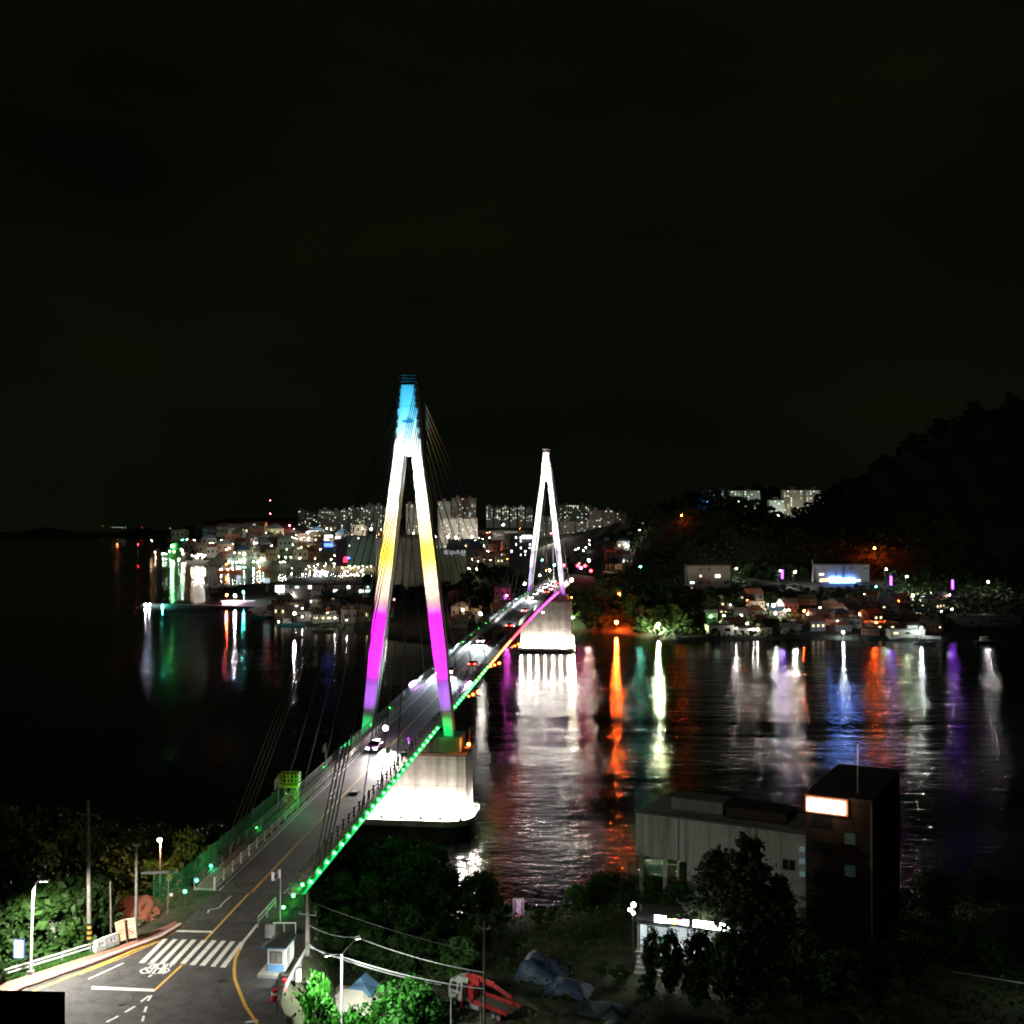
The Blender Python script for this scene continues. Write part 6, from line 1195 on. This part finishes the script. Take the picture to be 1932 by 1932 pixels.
for f_, c, L_, r_, y, lb in ((ZC(1650, 285), 'w', 900, .6, 520, 'biggest white lamp right of the far tower leg'), (ZC(1520, 375), 'w', 700, .5, 505, 'white lamp beside the biggest one at the far tower'), (ZC(435, 390), 'w', 500, .4, 478, 'white globe lamp left of the far tower'), (ZC(825, 170), 'w', 420, .4, 520, 'white lamp high between the far tower legs'), (ZC(1085, 35), 'a', 700, .5, 560, 'amber lamp highest between the far tower legs'), (ZC(1000, 40), 'o', 420, .4, 562, 'orange lamp beside the amber one between the tower legs'),
                             (fe(765, 965), 'w', 500, .6, 640, 'white street lamp before the periwinkle building'), (ZC(905, 1130), 'c', 200, .3, 430, 'white lamp under the right deck edge near the far pier'), ((907, 1158), 'w', 420, .45, 420, 'white globe street lamp beyond the walkway at mid span')):
    deck_lamp(*f_, c, L_, r_, y, lb, 'street_lamp', 'street lamp')
for x, y, c in ((548, 790, 'w'), (600, 765, 'w'), (675, 800, 'w'), (720, 760, 'w'), (775, 705, 'w'), (775, 640, 'w'), (1370, 710, 'c'), (1395, 730, 'w'), (1475, 350, 'a'), (1595, 470, 'w'), (1620, 330, 'n')): lamp(*fe(x, y), c, 700, .42, 6, 'in the town behind the far tower')
RX = lambda x, y: ((1350 + x / 2.972) * k_, (1300 + y / 2.972) * k_)
for x, y, c in ((265, 810, 'o'), (408, 800, 'o'), (552, 775, 'o'), (285, 805, 'r'), (75, 835, 'a'), (105, 825, 'a'), (285, 855, 'c'), (405, 963, 'r'), (140, 910, 'w'), (215, 1070, 'l'), (175, 1133, 'l'), (30, 885, 'g'), (55, 890, 'g'), (5, 870, 'n'), (260, 672, 'w'), (395, 702, 'n'), (325, 1300, 'w'), (435, 1362, 'm'), (10, 1455, 'a'), (50, 1490, 'a'), (480, 1040, 'a')): lamp(*RX(x, y), c, 800, .5, 6, 'in the town behind the storehouses')
g2 = random.Random(77)
for i in range(60):
    u, v = g2.uniform(430, 990), 1004 + 62 * g2.random() ** 1.4
    lamp(u, v, g2.choice('wwwaanncl'), 700, .38, 6, Wz)
for i in range(24): lamp(g2.uniform(540, 715), g2.uniform(1062, 1082), g2.choice('waaawc'), 700, .27, 5, Wz)
for i in range(40): lamp(g2.uniform(845, 985), g2.uniform(1012, 1075), g2.choice('wwaacno'), 700, .34, 5, 'between storehouses and far tower', name='town_lamp', cat='town lamp')
for i in range(18): lamp(g2.uniform(520, 740), g2.uniform(1122, 1175), g2.choice('waaw'), 500, .25, 4, 'on the near peninsula', name='porch_lamp', cat='porch lamp')
for i in range(18): lamp(g2.uniform(1330, 1790), g2.uniform(1132, 1190), g2.choice('waaow'), 450, .25, 4, Ez, name='porch_lamp', cat='porch lamp')
# lamps added to light the walls of the skyline and ridge blocks
for u, v in ((580, 1004), (640, 1003), (700, 998), (860, 1014), (780, 1006), (950, 990), (1030, 1012), (845, 1013), (890, 1013), (612, 1005)): lamp(u, v, 'w', 6500, 1.1, 14, 'on the skyline blocks, added to light their walls')
for u, v, y in ((1085, 1030, 1710), (1135, 1028, 1660), (1165, 1025, 1640)): p = at(u, v, y); lamp(u, v, 'a', 7500, 1.1, 14, 'on the skyline blocks, added to light their walls', y=y, z0=p.z - 14)
for u, v in ((1390, 958), (1430, 961), (1520, 986), (1545, 978)): lamp(u, v, 'n', 700, 1.0, 14, 'on the ridge slabs, added to light their walls', y=1470)
# far trees
def far_tree(k, u, v, h, wide, label, group):
    p = hit(u, v)
    if p is None or p.z < .8: return
    tree(k, p - Vector((0, 0, .4)), h, wide, label, group)
g = random.Random(5)
def belt(n_, ur, vr, hr, label, group, ks='xyz'):
    for i in range(n_): far_tree(ks[i % len(ks)], g.uniform(*ur), g.uniform(*vr), g.uniform(*hr), g.uniform(.9, 1.4), label, group)
belt(34, (690, 1000), (1096, 1140), (8, 13), 'dark round tree in the belt below the storehouses', 'tree belt below the storehouses'); belt(50, (1076, 1215), (1122, 1192), (5, 8.5), 'dark tree on the steep bank right of the far pier', 'trees on the bank right of the far pier'); belt(40, (1215, 1420), (1120, 1190), (5, 8), 'dark tree on the slope below the gallery building', 'trees on the slope below the gallery building')
belt(16, (1420, 1530), (1118, 1150), (3.5, 5), 'low tree on the slope under the shore road', 'trees under the shore road'); belt(18, (1400, 1530), (1080, 1100), (5, 8), 'lamp lit tree behind the shore road', 'trees behind the shore road'); belt(22, (1660, 1920), (1085, 1108), (5, 8), 'lamp lit tree behind the shore road', 'trees behind the shore road')
for u in list(range(1195, 1480, 11)) + list(range(1500, 1932, 13)):
    d = [hit(u, v) for v in range(720, 1080, 5)]; p = next((q for q in d if q is not None and q.y < 1250), None)
    if p is not None: tree('xyzq'[u % 4], p - Vector((0, 0, 1)), g.uniform(9, 14), g.uniform(.9, 1.3), 'tree standing on the dark ridge line', 'trees on the ridge line')
for i in range(60): far_tree('s' if 's' in used else 's', g.uniform(1432, 1660), g.uniform(1110, 1136), g.uniform(1.8, 3.2), g.uniform(.9, 1.5), 'dark shrub on the bank below the shore road parapet', 'shrubs below the shore road parapet')
# woodland on the hills
rng = np.random.default_rng(9); n_ = 75000; X = rng.uniform(40, 620, n_); Yy = 515 + 565 * rng.random(n_) ** 1.15; Zt = terr(X, Yy); keep = (Zt > 19.5) | ((Zt > 11.8) & (X > 130) & (Yy < 648)) | ((Zt > 1.0) & (X > 58) & (X < 135) & (Yy < 560)) | ((Zt > 3) & (X > 205 + (Yy - 560) * .2)) | ((Zt > 3) & (X < 150) & (X > 32) & (Yy > 540)); sdw = (np.abs(X - (-39.15 + .1158 * Yy)) > 14); keep &= sdw
X, Yy, Zt = X[keep], Yy[keep], Zt[keep]; n_ = len(X); clump = 4.5 + 3 * np.sin(X * .35) * np.sin(Yy * .27); Z_ = Zt + rng.uniform(0, 1, n_) * np.maximum(clump, 1.2)
nr = rng.normal(size=(n_, 3)); nr[:, 2] += .6; nr /= np.linalg.norm(nr, axis=1)[:, None]; a_ = np.cross(nr, rng.normal(size=(n_, 3))); a_ /= np.linalg.norm(a_, axis=1)[:, None]; b2 = np.cross(nr, a_); s_ = rng.uniform(.7, 1.5, n_)[:, None]; Pp = np.stack([X, Yy, np.where((Yy < 700) & (X < 200), Zt + (Z_ - Zt) * .40, Z_)], 1)
me = quads_mesh('woodland', np.stack([Pp - a_ * s_, Pp - b2 * s_ * .6, Pp + a_ * s_, Pp + b2 * s_ * .6], 1).reshape(-1, 3), leaf_dark); o = bpy.data.objects.new('woodland', me); C.objects.link(o); tag(o, 'dark woodland covering the hills', 'woodland', None, 'stuff')
# undergrowth over the near yard and banks
n_ = 52000; X = rng.uniform(-75, 85, n_); Yy = rng.uniform(86, 158, n_); d_ = -poly_sd(UPL, X, Yy); Zt = near_z(X, Yy); yard = (X > -12) & (X < 24) & (Yy < 112); keep = (d_ > .15) & (Zt > .1) & (rng.random(n_) < np.where(yard, .40, 1.0)); keep &= ~((X > 10) & (X < 48) & (Yy > 108) & (Yy < 119) & (X < 28))
X, Yy, Zt, d_ = X[keep], Yy[keep], Zt[keep], d_[keep]; n_ = len(X); ht = np.clip(.5 + .9 * np.sin(X * .8) * np.sin(Yy * .7), .15, 1.5); ht = np.minimum(ht, .2 + d_ * .35); Z_ = Zt + rng.uniform(0, 1, n_) * ht
nr = rng.normal(size=(n_, 3)); nr[:, 2] += .8; nr /= np.linalg.norm(nr, axis=1)[:, None]; a_ = np.cross(nr, rng.normal(size=(n_, 3))); a_ /= np.linalg.norm(a_, axis=1)[:, None]; b2 = np.cross(nr, a_); s_ = rng.uniform(.12, .3, n_)[:, None]; Pp = np.stack([X, Yy, Z_], 1)
me = quads_mesh('undergrowth', np.stack([Pp - a_ * s_, Pp - b2 * s_ * .6, Pp + a_ * s_, Pp + b2 * s_ * .6], 1).reshape(-1, 3), leaf); o = bpy.data.objects.new('undergrowth', me); C.objects.link(o); tag(o, 'rough undergrowth on the banks and yard', 'undergrowth', None, 'stuff')
# ------------------------------------------------------------------ vehicles on the bridge
def make_car(paint, label):
    r = empty('car', (0, 0, 0), label, 'car'); mb = MB()     # heading +x
    prof = [(-2.15, .35), (-2.2, .75), (-2.05, .95), (-1.2, 1.0), (.75, .98), (2.0, .82), (2.2, .6), (2.15, .35)]
    vs = []
    for y in (-.88, .88): vs += [(x, y, z) for x, z in prof]
    n_ = len(prof); mb.add(vs, [tuple(range(n_)), tuple(range(2 * n_ - 1, n_ - 1, -1))] + [((i + 1) % n_, i, i + n_, (i + 1) % n_ + n_) for i in range(n_)]); body = mb.build('body', paint, r, smooth=False)
    def cab(x0, x1, x2, x3, w0, w1, z0, z1): return MB().hexa([(x0, -w0, z0), (x3, -w0, z0), (x3, w0, z0), (x0, w0, z0), (x1, -w1, z1), (x2, -w1, z1), (x2, w1, z1), (x1, w1, z1)])
    gl = cab(-1.85, -1.25, .05, .95, .84, .66, .96, 1.42).build('window', dark_glass, r); cab(-1.28, -1.2, .0, .08, .67, .62, 1.42, 1.48).build('roof', paint, body)
    for x in (-1.35, 1.35):
        for s_ in (-1, 1):
            w = MB().tube([(x, s_ * .7, .33), (x, s_ * .91, .33)], .33, 14).build('wheel', black_rubber, r); MB().tube([(x, s_ * .91, .33), (x, s_ * .93, .33)], .2, 10).build('rim', grey_steel, w)
    for s_ in (-1, 1):
        MB().box((2.13, s_ * .62, .68), (.14, .38, .18)).build('headlight', glow('headlamp lens', (1, .97, .95), 260), r); MB().box((-2.17, s_ * .66, .82), (.1, .34, .16)).build('tail_light', glow('tail lamp lens', (1, .03, .02), 60), r)
    MB().box((-2.215, 0, .62), (.02, .52, .12)).build('number_plate', bw, r); return r
car_w = mat('white car paint', (.65, .65, .65), .3, var=.03, spec=.5); car_s = mat('silver car paint', (.35, .36, .38), .3, .3, var=.03); car_d = mat('dark car paint', (.04, .045, .06), .3, var=.05, spec=.5)
protos = [make_car(car_w, 'white car'), make_car(car_s, 'silver car'), make_car(car_d, 'dark car')]; usedc = set()
def car(k, s, lane, away, label, beam=1.0, col=(.88, .94, 1), group=None):
    p = BP(s, 1.78 if lane == 'r' else -1.75, .01); rz = math.atan2(AX.y, AX.x) + (0 if away else PI)
    if k not in usedc: usedc.add(k); o = protos[k]; o.location = p; o.rotation_euler = (0, 0, rz); o['label'] = label
    else: o = dup(protos[k], p, rz, None, label)
    if beam:
        f_ = AX if away else -AX
        for s_ in (-.6, .6):
            q = p + f_ * 2.4 + NX * s_ + Vector((0, 0, .7)); light('SPOT', q, 13000 * beam, col, q + f_ * 11 + Vector((0, 0, -.75)), size=.08, angle=72, blend=.9)
    return o
car(0, 58, 'r', True, 'white car driving away in the right lane past the near tower', .5)
car(1, -20, 'l', False, 'car with pinkish headlamps coming on in the left lane before the near tower', .12, (1, .8, .75))
car(2, 48, 'l', False, 'dark car with bluish beams just beyond the near tower leg', 2.2, (.75, .92, 1))
car(1, 95, 'l', False, 'silver car with bright beams at mid span in the left lane', 2.6, (.85, .95, 1)); car(2, 128, 'r', True, 'dark car driving away at mid span in the right lane', 2.4, (.9, .96, 1)); car(1, 172, 'r', True, 'silver car driving away toward the far tower', 2.2)
for i, (k, s, ln, aw) in enumerate(((0, 226, 'l', False), (1, 246, 'l', False), (2, 256, 'r', True), (0, 268, 'l', False), (1, 276, 'r', True), (2, 290, 'l', False), (0, 298, 'r', True), (1, 312, 'l', False), (2, 322, 'r', True), (0, 336, 'l', False))):
    car(k, s, ln, aw, 'approaching car in the jam under the far tower' if not aw else 'car with red tail lamps in the jam under the far tower', 1.2 if i % 2 == 0 else 0)['group'] = 'approaching cars at the far tower' if not aw else 'departing cars at the far tower'
# added lamp in place of smeared headlight glare, and ghosted car plates
q = BP(-15, -1.2, 0.01); r = empty('glare_lamp', q, 'round white glare lamp on an added stand, for the headlight glare before the near tower', 'added lamp'); top = at(718, 1397, q.y - .0); top = Vector((q.x, q.y, q.z + 2.3))
for a in (0, 2.1, 4.2): MB().tube([q + Vector((.6 * math.cos(a), .6 * math.sin(a), 0)), q + Vector((0, 0, 1.0))], .04, 5).build('leg', dark_steel, r)
MB().tube([q + Vector((0, 0, .9)), top], .04, 6).build('pole', dark_steel, r); MB().ball(top, .42, 12, 8).build('globe', glow('glare lamp', (1, .93, .93), 30), r)
light('SPOT', top + Vector((0, -.5, -.1)), 85000, (1, .90, .84), BP(-39, 1.6, 0), size=.4, angle=56, blend=.9, parent=r); light('POINT', top + Vector((0, 0, .6)), 450, (1, .93, .95), size=.4, parent=r)  # added spot and fill for the glare pool, rails and deck
for s, w, sz, lb in ((-42.5, .95, 1.0, 'dark ghosted car plate with pale centre near the yellow line in the white glare'), (83, .8, .8, 'dark ghosted car plate on the right lane past the near tower'), (136, 1.5, .7, 'small dark ghosted car plate on the right lane at mid span')):  # plates stand in for ghosted marks of moving cars
    p = BP(s, w, .05); r = empty('ghost_plate', p, lb, 'plate'); MB().hexa([p + NX * a * sz + AX * b_ * sz + Vector((0, 0, z)) for z in (-.04, .03) for a, b_ in ((-.6, -.9), (.6, -.9), (.6, .9), (-.6, .9))]).build('plate', mat('dark plate', (.03, .03, .028), .8), r)
    MB().hexa([p + NX * a * sz + AX * b_ * sz + Vector((0, 0, z)) for z in (.031, .045) for a, b_ in ((-.25, -.4), (.25, -.4), (.25, .4), (-.25, .4))]).build('centre', mat('pale plate centre', (.25, .24, .22), .8), r)
# purple white floodlights on both edges beyond the near tower
for w, lb, u, v in ((-6.3, 'violet white floodlight bank on the outer walkway beyond the near tower', 758, 1299), (4.9, 'violet white floodlight bank on the right edge beyond the near tower', 866, 1303)):
    s = 31; p = BP(s, w, .9); r = empty('floodlight_bank', BP(s, w, 0), lb, 'floodlight'); MB().box(p - Vector((0, 0, .5)), (.3, 4.5, .12), -.115).build('bracket', dark_steel, r)
    for i in range(4): MB().ball(p + AX * (i * 1.3 - 2) + Vector((0, 0, .05)), .36).build('lens', glow('violet white lens', (.78, .45, 1), 30), r)
    light('POINT', p + Vector((0, 0, .9)), 700, (.6, .3, 1), size=.5, parent=r)
